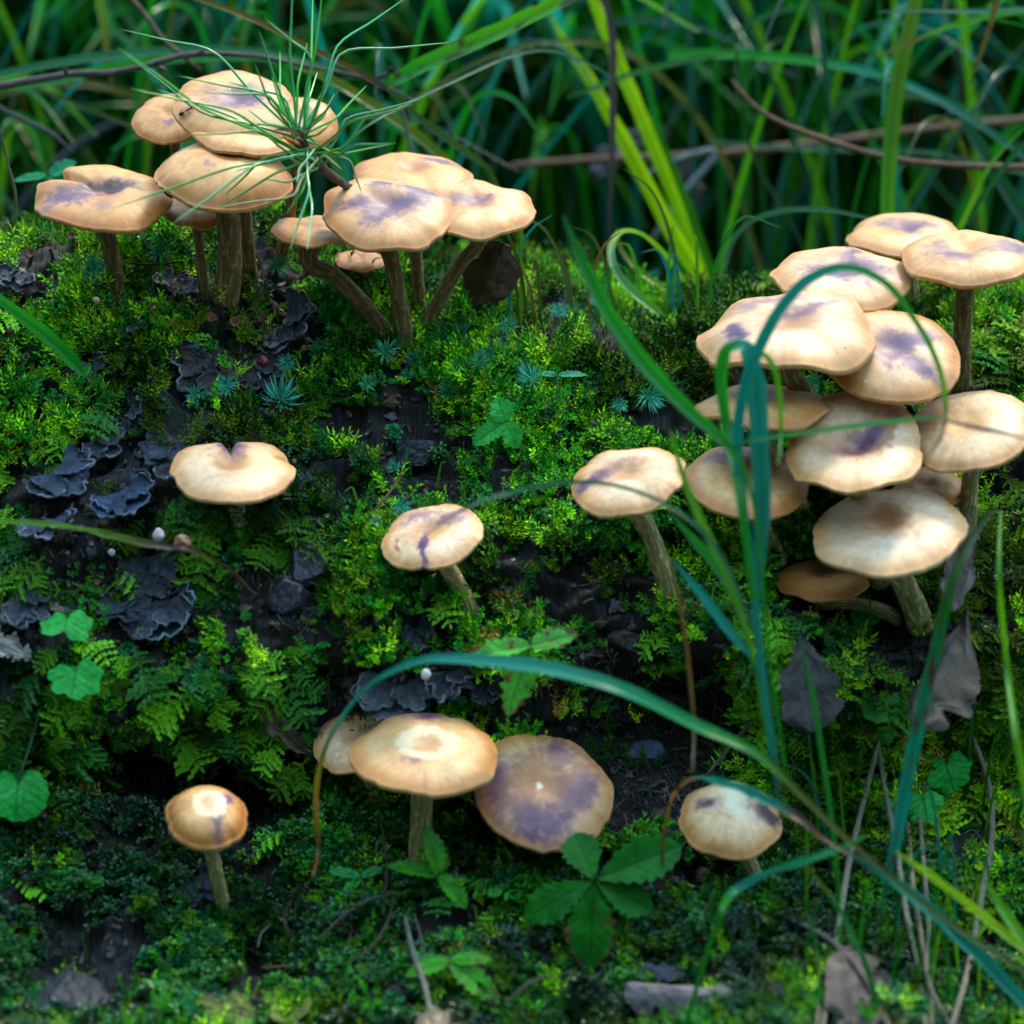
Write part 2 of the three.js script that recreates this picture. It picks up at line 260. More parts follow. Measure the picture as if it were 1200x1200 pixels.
{
  const R = rng(11), fe = [], sh = [], rd = [], ye = [];
  const feG = [frond(1, 8), frond(2, 6, true), frond(3, 7)], shG = [1, 2, 3].map((s) => shootClump(s + 20, 5, 14, 0.4, 0.09, 0.6, 1.25, [1.15, 1.15, 0.9])), rdG = [1, 2, 3].map((s) => roundShoots(s + 40, 7)), yeG = [1, 2].map((s) => shootClump(s + 60, 6, 12, 0.5, 0.06, 0.55, 1.1, [1.3, 1.25, 0.8]));
  const area = []; let total = 0;
  for (let j = 55; j < NV - 4; j++) { for (let i = 0; i < NU; i++) total += SG(i, j).distanceTo(SG(i + 1, j)) * SG(i, j).distanceTo(SG(i, j + 1)); area.push(total); }
  const N = 92000;
  for (let s = 0; s < N; s++) {
    const t = R() * total; let a = 0, b = area.length - 1; while (a < b) { const m = (a + b) >> 1; area[m] < t ? a = m + 1 : b = m; }
    const j = a + 55, i = Math.floor(R() * NU), p = SG(i, j).clone().lerp(SG(i + 1, j + 1), R()), n = V(lnor.getX(j * (NU + 1) + i), lnor.getY(j * (NU + 1) + i), lnor.getZ(j * (NU + 1) + i));
    if (n.y < -0.2 && n.z < 0) n.negate();
    const [px, py] = toPx(p), clump = fbm(p.x * 42, p.y * 60, p.z * 42 + 5, 3), patch = fbm(p.x * 14, p.y * 20, p.z * 14 + 9, 2), keep = R();
    let bare = 0; for (const [x, y, rx, ry] of BARE) { const q = ((px - x) / rx) ** 2 + ((py - y) / ry) ** 2; if (q < 3) bare = Math.max(bare, 1.15 - q * 0.45 + clump * 0.9); }
    if (keep < bare || clump < -0.04 - 0.22 * R() || fine[j * (NU + 1) + i] < -0.0009 - 0.0022 * R()) continue;
    // which moss grows here
    let w = [0.12, 1, 0.15, 0.15];                            // feather, leafy, round-leaved, pale yellow
    if (px < 360 && py > 540 && py < 900) w = [1.6, 0.25, 0.25, 0.05];
    else if (px < 360 && py <= 540) w = [0.5, 0.9, 0.3, 0.6];
    else if (px > 1040 && py > 380 && py < 1010) w = [1.5, 0.15, 0.05, 0.3];
    else if (px > 840 && py > 720 && py < 1000) w = [0.9, 0.5, 0.2, 0.2];
    else if (py > 930) w = [0.12, 0.3, 1.3, 0.05];
    else if (py < 470 && px > 540) w = [0.12, 0.8, 0.1, 0.6];
    if (patch > 0.18) w[3] *= 2.2; if (patch < -0.15) w[2] *= 2.5;
    let u = R() * w.reduce((x, y) => x + y), k = 0; while (u > w[k]) u -= w[k++];
    const up = n.clone().lerp(V(0, 1, 0), 0.45).normalize(), sp = smooth(-0.22, 0.2, fbm(p.x * 34 + 40, p.y * 48, p.z * 34, 3) + 0.1 * R()), v = (0.5 + 0.9 * R()) * mixn(0.24, 1.15, sp), hue = R(), head = V(R() - 0.5, R() - 0.5, R() - 0.5);
    // sp: patches of an old dark kind among the fresh green ones
    if (k === 0) {
      if (R() < 0.62) continue;
      const L = 0.006 + 0.017 * R() ** 1.5, down = V((R() - 0.5) * 1.6, -0.55, 0.5), c = px > 1000 ? [0.21, 0.4, 0.01] : [0.12, 0.35, 0.014];
      fe.push({ g: Math.floor(R() * 3), m: place(p.addScaledVector(n, 0.0025 + 0.002 * R()), n.clone().lerp(V(0, 1, 0.3), 0.35), down, L * (0.8 + 0.4 * R()), L, L), c: tint(hue < 0.3 ? [0.04, 0.2, 0.03] : c, v) });
    } else if (k === 1) { const S = (0.0034 + 0.0028 * R()) * (1 + 0.9 * Math.max(0, clump)); sh.push({ g: Math.floor(R() * 3), m: place(p, up, head, S, S * (0.8 + 0.7 * R()), S), c: tint(hue < 0.3 ? [0.018, 0.19, 0.022] : hue < 0.75 ? [0.05, 0.28, 0.012] : [0.21, 0.5, 0.01], v) }); }
    else if (k === 2) { const S = 0.0042 + 0.0026 * R(); rd.push({ g: Math.floor(R() * 3), m: place(p, up, head, S), c: tint(hue < 0.35 ? [0.008, 0.12, 0.03] : hue < 0.85 ? [0.022, 0.16, 0.01] : [0.09, 0.22, 0.006], v) }); }
    else { const S = 0.0036 + 0.003 * R(); ye.push({ g: Math.floor(R() * 2), m: place(p, up, head, S, S * (0.9 + 0.8 * R()), S), c: tint(hue < 0.75 ? [0.29, 0.54, 0.014] : hue < 0.93 ? [0.1, 0.3, 0.02] : [0.26, 0.15, 0.04], v) }); }
  }
  const M = leafMat();
  scatter('feather_moss_foliage', 'feathery yellow green moss sprays hanging over the log', feG, M, fe);
  scatter('leafy_moss_foliage', 'short leafy green moss cushions covering the log', shG, M, sh);
  scatter('round_leaved_moss_foliage', 'dark glossy round leaved moss over the lower bank', rdG, leafMat({ roughness: 0.3, specularIntensity: 0.8 }), rd);
  scatter('pale_moss_foliage', 'pale yellow upright moss shoots among the green moss', yeG, M, ye);
  console.log('moss', fe.length, sh.length, rd.length, ye.length);
}
{ // loose rotted fibres in the dark hollows
  const R = rng(5), its = [], g = new THREE.BoxGeometry(1, 1, 1, 3, 1, 1), P = g.attributes.position; for (let i = 0; i < P.count; i++) P.setY(i, P.getY(i) + 6 * P.getX(i) ** 2 - (P.getX(i) > 0.3 ? 1 : 0)); g.computeVertexNormals();
  for (let s = 0; s < 1500; s++) {
    const [x, y, rx, ry] = BARE[[1, 1, 1, 12, 12, 0, 2, 7, 10, 9, 3][Math.floor(R() * 11)]], a = R() * 6.283, r = Math.sqrt(R()) * 1.1, q = surfAt(x + rx * r * Math.cos(a), y + ry * r * Math.sin(a)), L = 0.003 + 0.009 * R() * R();
    its.push({ g: 0, m: place(q.p.addScaledVector(q.n, 0.001), q.n, V(R() - 0.5, (R() - 0.5) * 0.5, R() - 0.5), L, 0.0002 + 0.0002 * R(), 0.0002 + 0.0005 * R() * R()), c: tint([0.1, 0.075, 0.06], 0.3 + R() * R() * 2.4) });
  }
  for (let s = 0; s < 2600; s++) { const q = surfAt(-60 + 1320 * R(), 330 + 900 * R()), L = 0.0015 + 0.005 * R() * R(); its.push({ g: 0, m: place(q.p.addScaledVector(q.n, 0.0012), q.n, V(R() - 0.5, R() - 0.5, R() - 0.5), L, 0.0003 + 0.0004 * R(), 0.0004 + 0.0016 * R() * R()), c: tint(R() < 0.5 ? [0.2, 0.11, 0.05] : [0.12, 0.09, 0.07], 0.3 + 1.3 * R()) }); }
  const fl = new THREE.IcosahedronGeometry(0.5, 2), F = fl.attributes.position; for (let i = 0; i < F.count; i++) { const q = V(F.getX(i), F.getY(i), F.getZ(i)), k = 1 + 0.5 * noise(q.x * 5, q.z * 5, 3); F.setXYZ(i, q.x * k, q.y * 0.22 + 0.08 * noise(q.x * 4, q.z * 4, 8), q.z * k * 0.7); } fl.computeVertexNormals();
  for (let s = 0; s < 1500; s++) { const inB = R() < 0.6, b = BARE[Math.floor(R() * BARE.length)], a = R() * 6.283, r = Math.sqrt(R()) * 1.2, q = inB ? surfAt(b[0] + b[2] * r * Math.cos(a), b[1] + b[3] * r * Math.sin(a)) : surfAt(-60 + 1320 * R(), 340 + 880 * R()), L = 0.0015 + 0.0065 * R() * R(); its.push({ g: 1, m: place(q.p.addScaledVector(q.n, 0.0008), q.n.add(V((R() - 0.5) * 0.7, (R() - 0.5) * 0.7, 0)), V(R() - 0.5, R() - 0.5, R() - 0.5), L), c: tint(R() < 0.3 ? [0.22, 0.12, 0.06] : R() < 0.5 ? [0.09, 0.09, 0.12] : [0.12, 0.085, 0.06], 0.4 + 1.1 * R()) }); }
  scatter('wood_debris', 'dark rotted wood fibres and bark crumbs lying in the hollows of the log', [g, fl], new THREE.MeshStandardMaterial({ roughness: 0.6, map: soilBump }), its);
}

// ---------------------------------------------------------------- mushrooms
const striaBump = dataTex(512, (u, v) => { // fine furrows running out to the margin
  const x = u * 2 - 1, y = v * 2 - 1, r = Math.hypot(x, y), a = Math.atan2(y, x), s = smooth(0.55, 0.92, r), g = 0.5 + 0.3 * s * Math.sin(a * 118 + 1.5 * noise(x * 5, y * 5, 2)) + 0.16 * fbm(x * 30, y * 30, 3, 3) + 0.12 * noise(Math.cos(a) * 22, Math.sin(a) * 22, 6 + r * 3);
  return [g, g, g];
});
const scaleTex = (seed) => dataTex(128, (u, v) => { // greyish fibres with paler ragged scales
  const a = u * 6.283, C = Math.cos(a), S = Math.sin(a), fibre = noise(C * 16, S * 16, v * 2.5 + seed), wob = fbm(C * 2, S * 2, v * 4 + seed, 3), sc = smooth(0.1, 0.4, noise(C * 5 + wob, S * 5, v * 9 + seed) + 0.35 * fibre), k = 0.37 + 0.12 * fibre + 0.12 * wob;
  return [k + 0.25 + 0.2 * sc, k + 0.18 + 0.18 * sc, k - 0.03 + 0.14 * sc];
}, true, 256);
const stemMats = [1, 2, 3].map((s) => new THREE.MeshStandardMaterial({ map: scaleTex(s * 9.7), bumpMap: soilBump, bumpScale: 0.0009, roughness: 0.8 }));
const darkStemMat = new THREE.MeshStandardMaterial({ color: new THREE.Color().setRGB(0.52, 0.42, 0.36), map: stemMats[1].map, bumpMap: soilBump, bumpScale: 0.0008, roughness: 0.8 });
const gillMat = new THREE.MeshStandardMaterial({ color: new THREE.Color().setRGB(0.42, 0.25, 0.12), roughness: 0.85, side: THREE.DoubleSide });
function capTexture(m) { // pigment in the cap's own plane: zones, streaks, bruises, flecks
  const R = rng(m.seed), o = m.seed * 3.7, T = m.tone; // 0 amber, 1 pale
  const C = (a, b) => a.map((x, i) => mixn(x, b[i], T));
  const cen = C([178, 104, 44], [202, 142, 94]), mid = C([217, 148, 74], [231, 190, 154]), rim = C([186, 102, 30], [206, 138, 74]), edge = C([218, 170, 112], [224, 186, 146]);
  const flecks = Array.from({ length: 70 }, () => [R() * 2 - 1, R() * 2 - 1, 0.004 + 0.011 * R() * R(), R()]);
  return dataTex(256, (u, v) => {
    const x = (u * 2 - 1) * 1.08, y = (v * 2 - 1) * 1.08, a = Math.atan2(y, x), wr = 0.07 * fbm(x * 3, y * 3, o, 3), r = Math.hypot(x, y) + wr;
    const fib = noise(Math.cos(a) * 24, Math.sin(a) * 24, r * 2 + o) * 0.8 + noise(Math.cos(a) * 60, Math.sin(a) * 60, r * 3 + o) * 0.5, blot = fbm(x * 2.2, y * 2.2, o + 4, 4);
    let c = cen.map((q, i) => mixn(q, mid[i], smooth(0.12, 0.42, r + blot * 0.3)));
    c = c.map((q, i) => mixn(q, rim[i], (m.rim ?? 0.8) * smooth(0.66, 0.95, r + blot * 0.14)));
    c = c.map((q, i) => mixn(q, edge[i], 0.6 * smooth(0.99, 1.05, Math.hypot(x, y))));
    c = c.map((q, i) => q * (1 + 0.045 * fib * smooth(0.15, 0.7, r) + [0.13, 0.2, 0.3][i] * blot + [0.05, 0.07, 0.1][i] * noise(x * 14, y * 14, o + 50)));
    for (const [sx, sy, rx, ry, rot, k, kind] of m.stains ?? []) {
      const dx = x - sx + 0.15 * fbm(x * 5, y * 5, o + 9, 3), dy = y - sy + 0.13 * fbm(x * 5, y * 5, o + 19, 3), q = Math.hypot((dx * Math.cos(rot) + dy * Math.sin(rot)) / (rx * 1.25), (-dx * Math.sin(rot) + dy * Math.cos(rot)) / (ry * 1.6));
      const qq = q + 0.45 * fbm(x * 5, y * 5, o + 2, 3) + 0.34 * fbm(x * 17, y * 17, o + 12, 3) + 0.09 * fib, solid = kind && kind !== 'd', g = clamp(1.2 * k * smooth(solid ? 1.25 : 1.1, solid ? 0.15 : 0.2, qq));
      if (!solid) { const h = 0.5 * k * smooth(1.9, 0.5, qq); c = c.map((z, i) => mixn(z, [178, 122, 104][i], h)); }
      const dk = 0.5 + 0.5 * fbm(x * 12, y * 12, o + 31, 3), t = kind === 'w' ? [236, 216, 184] : kind === 'b' ? [158, 100, 58] : kind === 'd' ? [66, 40, 42] : kind === 'y' ? [222, 170, 84] : [mixn(56, 122, dk), mixn(32, 74, dk), mixn(70, 102, dk)];
      c = c.map((z, i) => mixn(z, t[i], g));
    }
    if (m.veil) { const q = Math.hypot(x - 0.02, y + 0.02) + 0.12 * fbm(x * 9, y * 9, o, 3) + 0.06 * fib, g = 0.85 * smooth(m.veil, m.veil - 0.1, q) * (0.45 + 0.55 * smooth(m.veil * 0.3, m.veil * 0.55, q)); c = c.map((z, i) => mixn(z, [236, 214, 176][i], g)); }
    for (const [fx, fy, fr, fk] of flecks) if (Math.hypot(x - fx, y - fy) < fr) c = fk < 0.15 ? [248, 236, 214] : c.map((z) => z * (0.45 + 0.4 * fk));
    return c.map((z) => z / 255);
  }, true);
}
let mseed = 100;
function mushroom(m) {
  m.seed = mseed++; m.tone ??= 0.5; const R = rng(m.seed);
  const base = surfAt(m.base[0], m.base[1]), dCap = base.d - 0.53 * MM(m.base[1] - m.c[1], base.d) + (m.dd ?? 0), C = at(m.c[0], m.c[1], dCap), a = MM(m.a * 1.02, dCap);
  const ray = C.clone().sub(EYE).normalize(), dome = m.dome ?? 0.19, dep = m.dep ?? 0.08, e = m.e ?? 0.045;
  const rho = clamp((2 * m.b * 1.05 - m.a * (dome * 0.35 + e * 1.5)) / (2 * m.a), 0.16, 0.97), roll = (m.roll ?? 0) * Math.PI / 180;
  const upv = UPV.clone().addScaledVector(ray, -UPV.dot(ray)).normalize(), rt = ray.clone().cross(upv).normalize();
  const side = upv.clone().multiplyScalar(Math.cos(roll)).addScaledVector(rt, Math.sin(roll));
  const N = ray.clone().multiplyScalar(-rho).addScaledVector(side, Math.sqrt(1 - rho * rho)).normalize();
  const X = rt.clone().multiplyScalar(Math.cos(roll)).addScaledVector(upv, -Math.sin(roll)); X.addScaledVector(N, -X.dot(N)).normalize();
  const Z = X.clone().cross(N).normalize(); if (Z.dot(side) > 0) Z.negate();
  const W = [2, 3, 5, 7].map((k) => [k, (m.wob ?? 1) * (0.045 / Math.sqrt(k)) * (R() * 2 - 1) * 1.4, R() * 6.283, (m.wave ?? 1) * (0.05 / Math.sqrt(k)) * (R() * 2 - 1) * 1.5, R() * 6.283]);
  const shape = (r, th, h) => {
    let rr = r, hh = h;
    for (const [k, ra, rp, wa, wp] of W) { rr += r * r * ra * Math.cos(k * th + rp) * (k > 4 ? r * r : 1); hh += r * r * wa * Math.cos(k * th + wp); }
    const cx = Math.cos(th), cz = Math.sin(th); rr += r * r * (0.02 * noise(cx * 4, cz * 4, m.seed) + 0.01 * noise(cx * 14, cz * 14, m.seed) - 0.035 * smooth(0.5, 0.8, noise(cx * 3, cz * 3, m.seed + 50))); hh += 0.014 * fbm(r * Math.cos(th) * 3.3, r * Math.sin(th) * 3.3, m.seed, 3) * Math.min(1, r * 4);
    for (const [ang, depth, w, dip] of m.notch ?? []) { let dt = Math.abs(th - ang * Math.PI / 180) % 6.2832; dt = Math.min(dt, 6.2832 - dt); const f = Math.exp(-((dt / w) ** 2)); rr *= 1 - depth * f * smooth(0.1, 1, r); hh -= (dip ?? 0.12) * f * smooth(0.12, 0.6, r); }
    if (m.saddle) { const sx = r * Math.cos(th), sy = r * Math.sin(th), [k, ang] = m.saddle, q = sx * Math.cos(ang) + sy * Math.sin(ang); hh += k * q * q; }
    if (m.fold) for (const [pos, k, w, ang] of m.fold) { const q = r * Math.cos(th) * Math.sin(ang ?? 0) + r * Math.sin(th) * Math.cos(ang ?? 0); hh += k * Math.exp(-(((q - pos) / w) ** 2)) * smooth(0.02, 0.3, r + 0.2); }
    return C.clone().addScaledVector(X, a * rr * Math.cos(th)).addScaledVector(Z, a * rr * Math.sin(th)).addScaledVector(N, a * hh);
  };
  const topH = (r) => dome * (1 - r ** 2.8) - dep * Math.exp(-((r / 0.26) ** 2)), prof = [];
  for (let k = 0; k <= 24; k++) { const r = 0.95 * k / 24; prof.push([Math.max(r, 1e-4), topH(r) - topH(0.95) - 0.4 * e * smooth(0.78, 0.98, r) ** 2]); }
  for (let k = 1; k <= 8; k++) { const q = k / 8 * 2.5; prof.push([0.95 + 0.62 * e * Math.sin(q), -e * (1 - Math.cos(q)) * 0.85 - 0.32 * e]); }
  const nt = 112, label = m.label, t = thing('mushroom', label, 'mushroom', base.p, m.group);
  const uvOf = (r, th) => [0.5 + 0.5 * r * Math.cos(th) / 1.08, 0.5 + 0.5 * r * Math.sin(th) / 1.08];
  const capG = grid(nt, prof.length - 1, (i, j) => { const th = -i / nt * 2 * Math.PI, [r, h] = prof[j], ex = j > 24 ? 1 + (j - 24) * 0.008 : r; return { p: shape(r, th, h), uv: uvOf(j > 24 ? ex : r, th) }; }, true);
  obj('cap', capG, new THREE.MeshPhysicalMaterial({ map: capTexture(m), bumpMap: striaBump, bumpScale: 0.00006, roughness: m.rough ?? 0.5, clearcoat: 0.06, clearcoatRoughness: 0.35, sheen: 0.15, sheenColor: new THREE.Color(1, 0.9, 0.8), side: THREE.DoubleSide }), t);
  const last = prof[prof.length - 1], thick = (r) => -0.09 - 0.16 * (1 - r);
  obj('gill', grid(168, 8, (i, j) => { const th = -i / 168 * 2 * Math.PI, r = mixn(last[0], 0.12, j / 8); return { p: shape(r, th, j === 0 ? last[1] : Math.min(last[1], topH(Math.min(r, 0.95)) - topH(0.95) + thick(r) - (i % 2) * 0.035)) }; }), gillMat, t);
  const top = C.clone().addScaledVector(N, a * (topH(0) - topH(0.95) - 0.12)), b0 = base.p.clone().addScaledVector(base.n, -0.004), sr = MM(m.stem ?? 12, base.d);
  if (m.stem !== 0) {
    const L = b0.distanceTo(top), mid = b0.clone().lerp(top, 0.5).addScaledVector(base.n, (m.bend ?? 0.06) * L), m2 = top.clone().addScaledVector(N, -0.25 * L);
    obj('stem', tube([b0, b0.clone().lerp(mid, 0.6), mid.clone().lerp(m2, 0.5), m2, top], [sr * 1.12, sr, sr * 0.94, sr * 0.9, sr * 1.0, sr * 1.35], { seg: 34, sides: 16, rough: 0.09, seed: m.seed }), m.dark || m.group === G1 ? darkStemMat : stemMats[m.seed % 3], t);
  }
  return { C, N, a, shape, topH, t, X, Z };
}
var G1 = 'amber mushrooms growing in a cluster on top of the log', G2 = 'pale mushrooms crowded in overlapping tiers', G3 = 'single mushrooms scattered down the log';
const P = (...s) => s, mush = {};
for (const m of [
  { k: 'notch', c: [119, 229], a: 79, b: 42, base: [146, 358], stem: 10.6, tone: 0.0, roll: -2, dark: 1, notch: [[-138, 0.34, 0.16, 0.1]], fold: [[-0.05, -0.09, 0.18, 0.1]], stains: [P(-0.42, 0.15, 0.42, 0.26, -0.2, 0.85), P(0.1, -0.12, 0.45, 0.1, 0, 0.85, 'd'), P(0.02, 0.5, 0.12, 0.1, 0, 0.3)], group: G1, label: 'amber mushroom with a deep notch and violet bruise, standing apart from the cluster' },
  { k: 'backleft', c: [200, 137], a: 46, b: 30, base: [232, 300], dd: 0.012, stem: 7.9, tone: 0.1, roll: -10, stains: [P(-0.05, 0.35, 0.16, 0.12, 0, 0.6)], group: G1, label: 'small tan mushroom half hidden behind the cap that carries the ant' },
  { k: 'back', c: [277, 124], a: 75, b: 45, base: [285, 312], dd: 0.008, stem: 9.7, tone: 0.25, roll: 2, dark: 1, stains: [P(0.05, -0.05, 0.5, 0.22, -0.5, 0.75), P(0.3, -0.1, 0.2, 0.15, 0, 0.6), P(-0.5, -0.2, 0.2, 0.14, 0.6, 0.35, 'b')], group: G1, label: 'broad mushroom at the very top of the cluster with a black ant on its cap' },
  { k: 'backright', c: [358, 142], a: 40, b: 29, base: [330, 318], dd: 0.0, stem: 7.0, tone: 0.0, roll: 14, stains: [P(-0.1, -0.1, 0.14, 0.5, 0.1, 0.85)], group: G1, label: 'small amber mushroom behind the pine needles with one dark violet streak' },
  { k: 'tucked', c: [285, 158], a: 60, b: 24, base: [290, 322], dd: 0.002, stem: 7.9, tone: 0.3, roll: 4, stains: [P(-0.05, -0.3, 0.3, 0.2, 0, 0.45)], group: G1, label: 'mushroom squeezed between the top cap and the domed cap below the pine sprig' },
  { k: 'under', c: [232, 246], a: 40, b: 21, base: [238, 348], dd: 0.012, stem: 6.2, tone: 0.0, rim: 1, group: G1, label: 'small orange brown mushroom in the shade under the domed cap' },
  { k: 'dome', c: [262, 205], a: 80, b: 44, base: [276, 352], stem: 15.0, tone: 0.2, roll: 3, dome: 0.4, dep: 0.02, wave: 0.6, dark: 1, stains: [P(0.0, -0.55, 0.3, 0.14, -0.1, 0.55), P(-0.22, 0.32, 0.07, 0.1, 0, 0.5)], group: G1, label: 'domed tan mushroom with needle tips across its cap and a thick dark stem' },
  { k: 'lowleft', c: [366, 270], a: 49, b: 19, base: [452, 396], dd: 0.004, stem: 10.6, tone: 0.2, roll: 3, dep: 0.02, stains: [P(0.1, -0.4, 0.5, 0.2, 0, 0.4, 'b')], group: G1, label: 'flat low mushroom with a slanting grey stem under the violet star cap' },
  { k: 'star', c: [455, 248], a: 77, b: 45, base: [474, 402], stem: 10.6, tone: 0.4, roll: 3, wob: 1.1, fold: [[-0.42, 0.05, 0.25]], stains: [P(-0.05, -0.2, 0.22, 0.2, 0, 0.5, 'b'), P(-0.1, 0.16, 0.3, 0.26, 0.6, 0.95), P(0.3, -0.1, 0.42, 0.16, -0.45, 0.85), P(-0.42, 0.0, 0.3, 0.12, -0.2, 0.75), P(-0.05, -0.5, 0.16, 0.12, 0, 0.7), P(0.4, -0.4, 0.3, 0.1, 0, 0.7)], group: G1, label: 'mushroom with a violet star shaped bruise at the front of the cluster' },
  { k: 'behindstar', c: [484, 206], a: 70, b: 32, base: [490, 372], dd: 0.01, stem: 7.9, tone: 0.05, roll: 2, dark: 1, stains: [P(0.1, -0.1, 0.3, 0.12, 0, 0.4, 'b'), P(0.45, -0.35, 0.35, 0.1, 0.1, 0.7)], group: G1, label: 'amber mushroom right behind the one with the violet star shaped bruise' },
  { k: 'slant', c: [561, 243], a: 67, b: 36, base: [488, 392], dd: 0.002, stem: 8.8, tone: 0.35, roll: 2, bend: 0.0, stains: [P(-0.15, -0.05, 0.4, 0.14, 0, 0.65), P(-0.6, 0.2, 0.3, 0.4, 0, 0.5, 'b')], group: G1, label: 'mushroom on a long slanting stem beside the brown curled leaf' },
  { k: 'shade', c: [422, 304], a: 30, b: 14, base: [440, 358], dd: 0.008, stem: 6.2, tone: 0.0, rim: 1, group: G1, label: 'little red brown mushroom shaded among the stems of the cluster' },
  { k: 'keyhole', c: [272, 550], a: 74, b: 39, base: [279, 628], stem: 11, tone: 0.85, notch: [[-94, 0.2, 0.09, 0.16]], stains: [P(-0.02, -0.5, 0.2, 0.42, 0, 1), P(-0.04, -0.05, 0.25, 0.16, 0, 0.7, 'b'), P(0.72, -0.3, 0.13, 0.07, 0.1, 0.8, 'b'), P(0.35, 0.0, 0.6, 0.3, 0, 0.3, 'y')], group: G3, label: 'cream mushroom with a violet keyhole notch among the dark lichen' },
  { k: 'drop', c: [506, 627], a: 61, b: 39, base: [554, 722], stem: 11, tone: 0.9, roll: -16, stains: [P(-0.2, 0.45, 0.09, 0.5, 0.25, 0.95), P(0.2, 0.05, 0.3, 0.2, -0.4, 0.6, 'y'), P(0.45, -0.2, 0.4, 0.16, -0.5, 0.5), P(-0.1, -0.55, 0.4, 0.16, 0, 0.4), P(-0.7, 0.15, 0.05, 0.14, 0, 0.8, 'b')], group: G3, label: 'tilted pale mushroom alone in the middle of the log with a violet drip mark' },
  { k: 'lean', c: [736, 561], a: 68, b: 42, base: [790, 694], stem: 12, tone: 0.8, roll: -14, stains: [P(-0.5, -0.1, 0.5, 0.12, -0.35, 0.75), P(0.0, -0.2, 0.5, 0.14, 0, 0.5, 'b')], group: G3, label: 'leaning pale mushroom with a long bare stem just beside the tiered cluster' },
  { k: 't1', c: [1057, 274], a: 68, b: 28, base: [1078, 366], dd: 0.006, stem: 9, tone: 0.35, stains: [P(0.05, -0.1, 0.5, 0.16, 0.2, 0.7), P(0.15, 0.15, 0.15, 0.2, 0, 0.7), P(-0.35, 0.2, 0.5, 0.2, 0.3, 0.35, 'y')], group: G2, label: 'topmost back mushroom of the tiers, its cap in front of a tall upright blade' },
  { k: 't2', c: [1132, 300], a: 77, b: 35, base: [1122, 452], stem: 11, tone: 0.35, dark: 1, roll: 2, stains: [P(-0.15, 0.2, 0.3, 0.2, 0.4, 0.7), P(-0.35, -0.1, 0.25, 0.12, 0.5, 0.6), P(0.55, -0.1, 0.4, 0.14, -0.5, 0.75), P(0, -0.1, 0.5, 0.2, 0, 0.4, 'y')], group: G2, label: 'mushroom on a tall dark brown stem at the upper edge of the tiers' },
  { k: 't3', c: [986, 323], a: 83, b: 39, base: [1030, 470], dd: 0.006, stem: 11, tone: 0.6, roll: 5, stains: [P(0.02, 0.12, 0.5, 0.22, -0.1, 0.95), P(0.15, -0.4, 0.14, 0.3, 0, 0.8), P(0.3, -0.1, 0.4, 0.12, 0.3, 0.5)], group: G2, label: 'mushroom with a dark violet centre behind the wavy cap of the tiers' },
  { k: 't4', c: [922, 388], a: 101, b: 52, base: [980, 560], dd: -0.004, stem: 12, tone: 0.72, roll: -5, wave: 1.7, wob: 1.3, stains: [P(-0.58, 0.12, 0.14, 0.14, 0.1, 0.9), P(0.05, 0.0, 0.3, 0.2, 0, 0.55, 'b'), P(0.25, -0.2, 0.4, 0.1, -0.3, 0.5), P(-0.1, -0.55, 0.5, 0.12, 0, 0.35)], group: G2, label: 'largest wavy capped mushroom of the tiers, a bent grass blade across it' },
  { k: 't5', c: [1044, 415], a: 83, b: 57, base: [1060, 570], dd: 0.0, stem: 12, tone: 0.55, roll: 8, rim: 1, stains: [P(-0.02, 0.02, 0.3, 0.28, 0, 1), P(-0.45, -0.1, 0.4, 0.3, 0, 0.55, 'b'), P(0.35, 0.3, 0.35, 0.12, 0.4, 0.8), P(0.3, -0.25, 0.4, 0.12, -0.4, 0.7)], group: G2, label: 'mushroom with a blue violet speckled centre below the wavy cap' },
  { k: 't6', c: [896, 474], a: 77, b: 27, base: [950, 610], dd: -0.002, stem: 10, tone: 0.3, rim: 0.8, wave: 1.6, group: G2, label: 'shaded brown mushroom with a curled rim directly under the wavy cap' },
  { k: 't7', c: [1003, 528], a: 83, b: 60, base: [1030, 690], dd: -0.006, stem: 12, tone: 0.85, roll: -4, saddle: [0.28, 1.45], wave: 0.8, dep: 0.14, stains: [P(0.22, -0.1, 0.3, 0.18, -0.4, 0.9), P(-0.05, 0.1, 0.3, 0.12, 0, 0.5), P(0.5, -0.15, 0.1, 0.34, 0.4, 0.7, 'b'), P(-0.3, -0.1, 0.4, 0.2, 0, 0.35, 'b')], group: G2, label: 'saddle shaped pale mushroom in the centre of the tiers' },
  { k: 't8', c: [1135, 503], a: 76, b: 49, base: [1130, 650], dd: 0.002, stem: 11, tone: 0.8, roll: -8, stains: [P(-0.3, -0.1, 0.6, 0.2, 0, 0.4, 'y'), P(-0.5, -0.3, 0.5, 0.3, 0, 0.4, 'b')], group: G2, label: 'pale mushroom at the outer edge of the tiers beside long yellow moss' },
  { k: 't9', c: [876, 562], a: 74, b: 45, base: [916, 668], stem: 11, tone: 0.35, roll: 6, rim: 1, stains: [P(-0.2, -0.35, 0.5, 0.14, 0.2, 0.6), P(0.1, 0.0, 0.6, 0.4, 0, 0.5, 'b')], group: G2, label: 'amber and cream mushroom of the tiers crossed by two upright blades' },
  { k: 't10', c: [1041, 620], a: 90, b: 53, base: [1082, 742], dd: -0.008, stem: 15, tone: 1.0, roll: -4, wob: 0.9, dep: 0.1, dome: 0.13, wave: 0.5, stains: [P(0, -0.2, 0.2, 0.16, 0, 0.6, 'b')], group: G2, label: 'lowest large cream mushroom of the tiers with a clean smooth cap' },
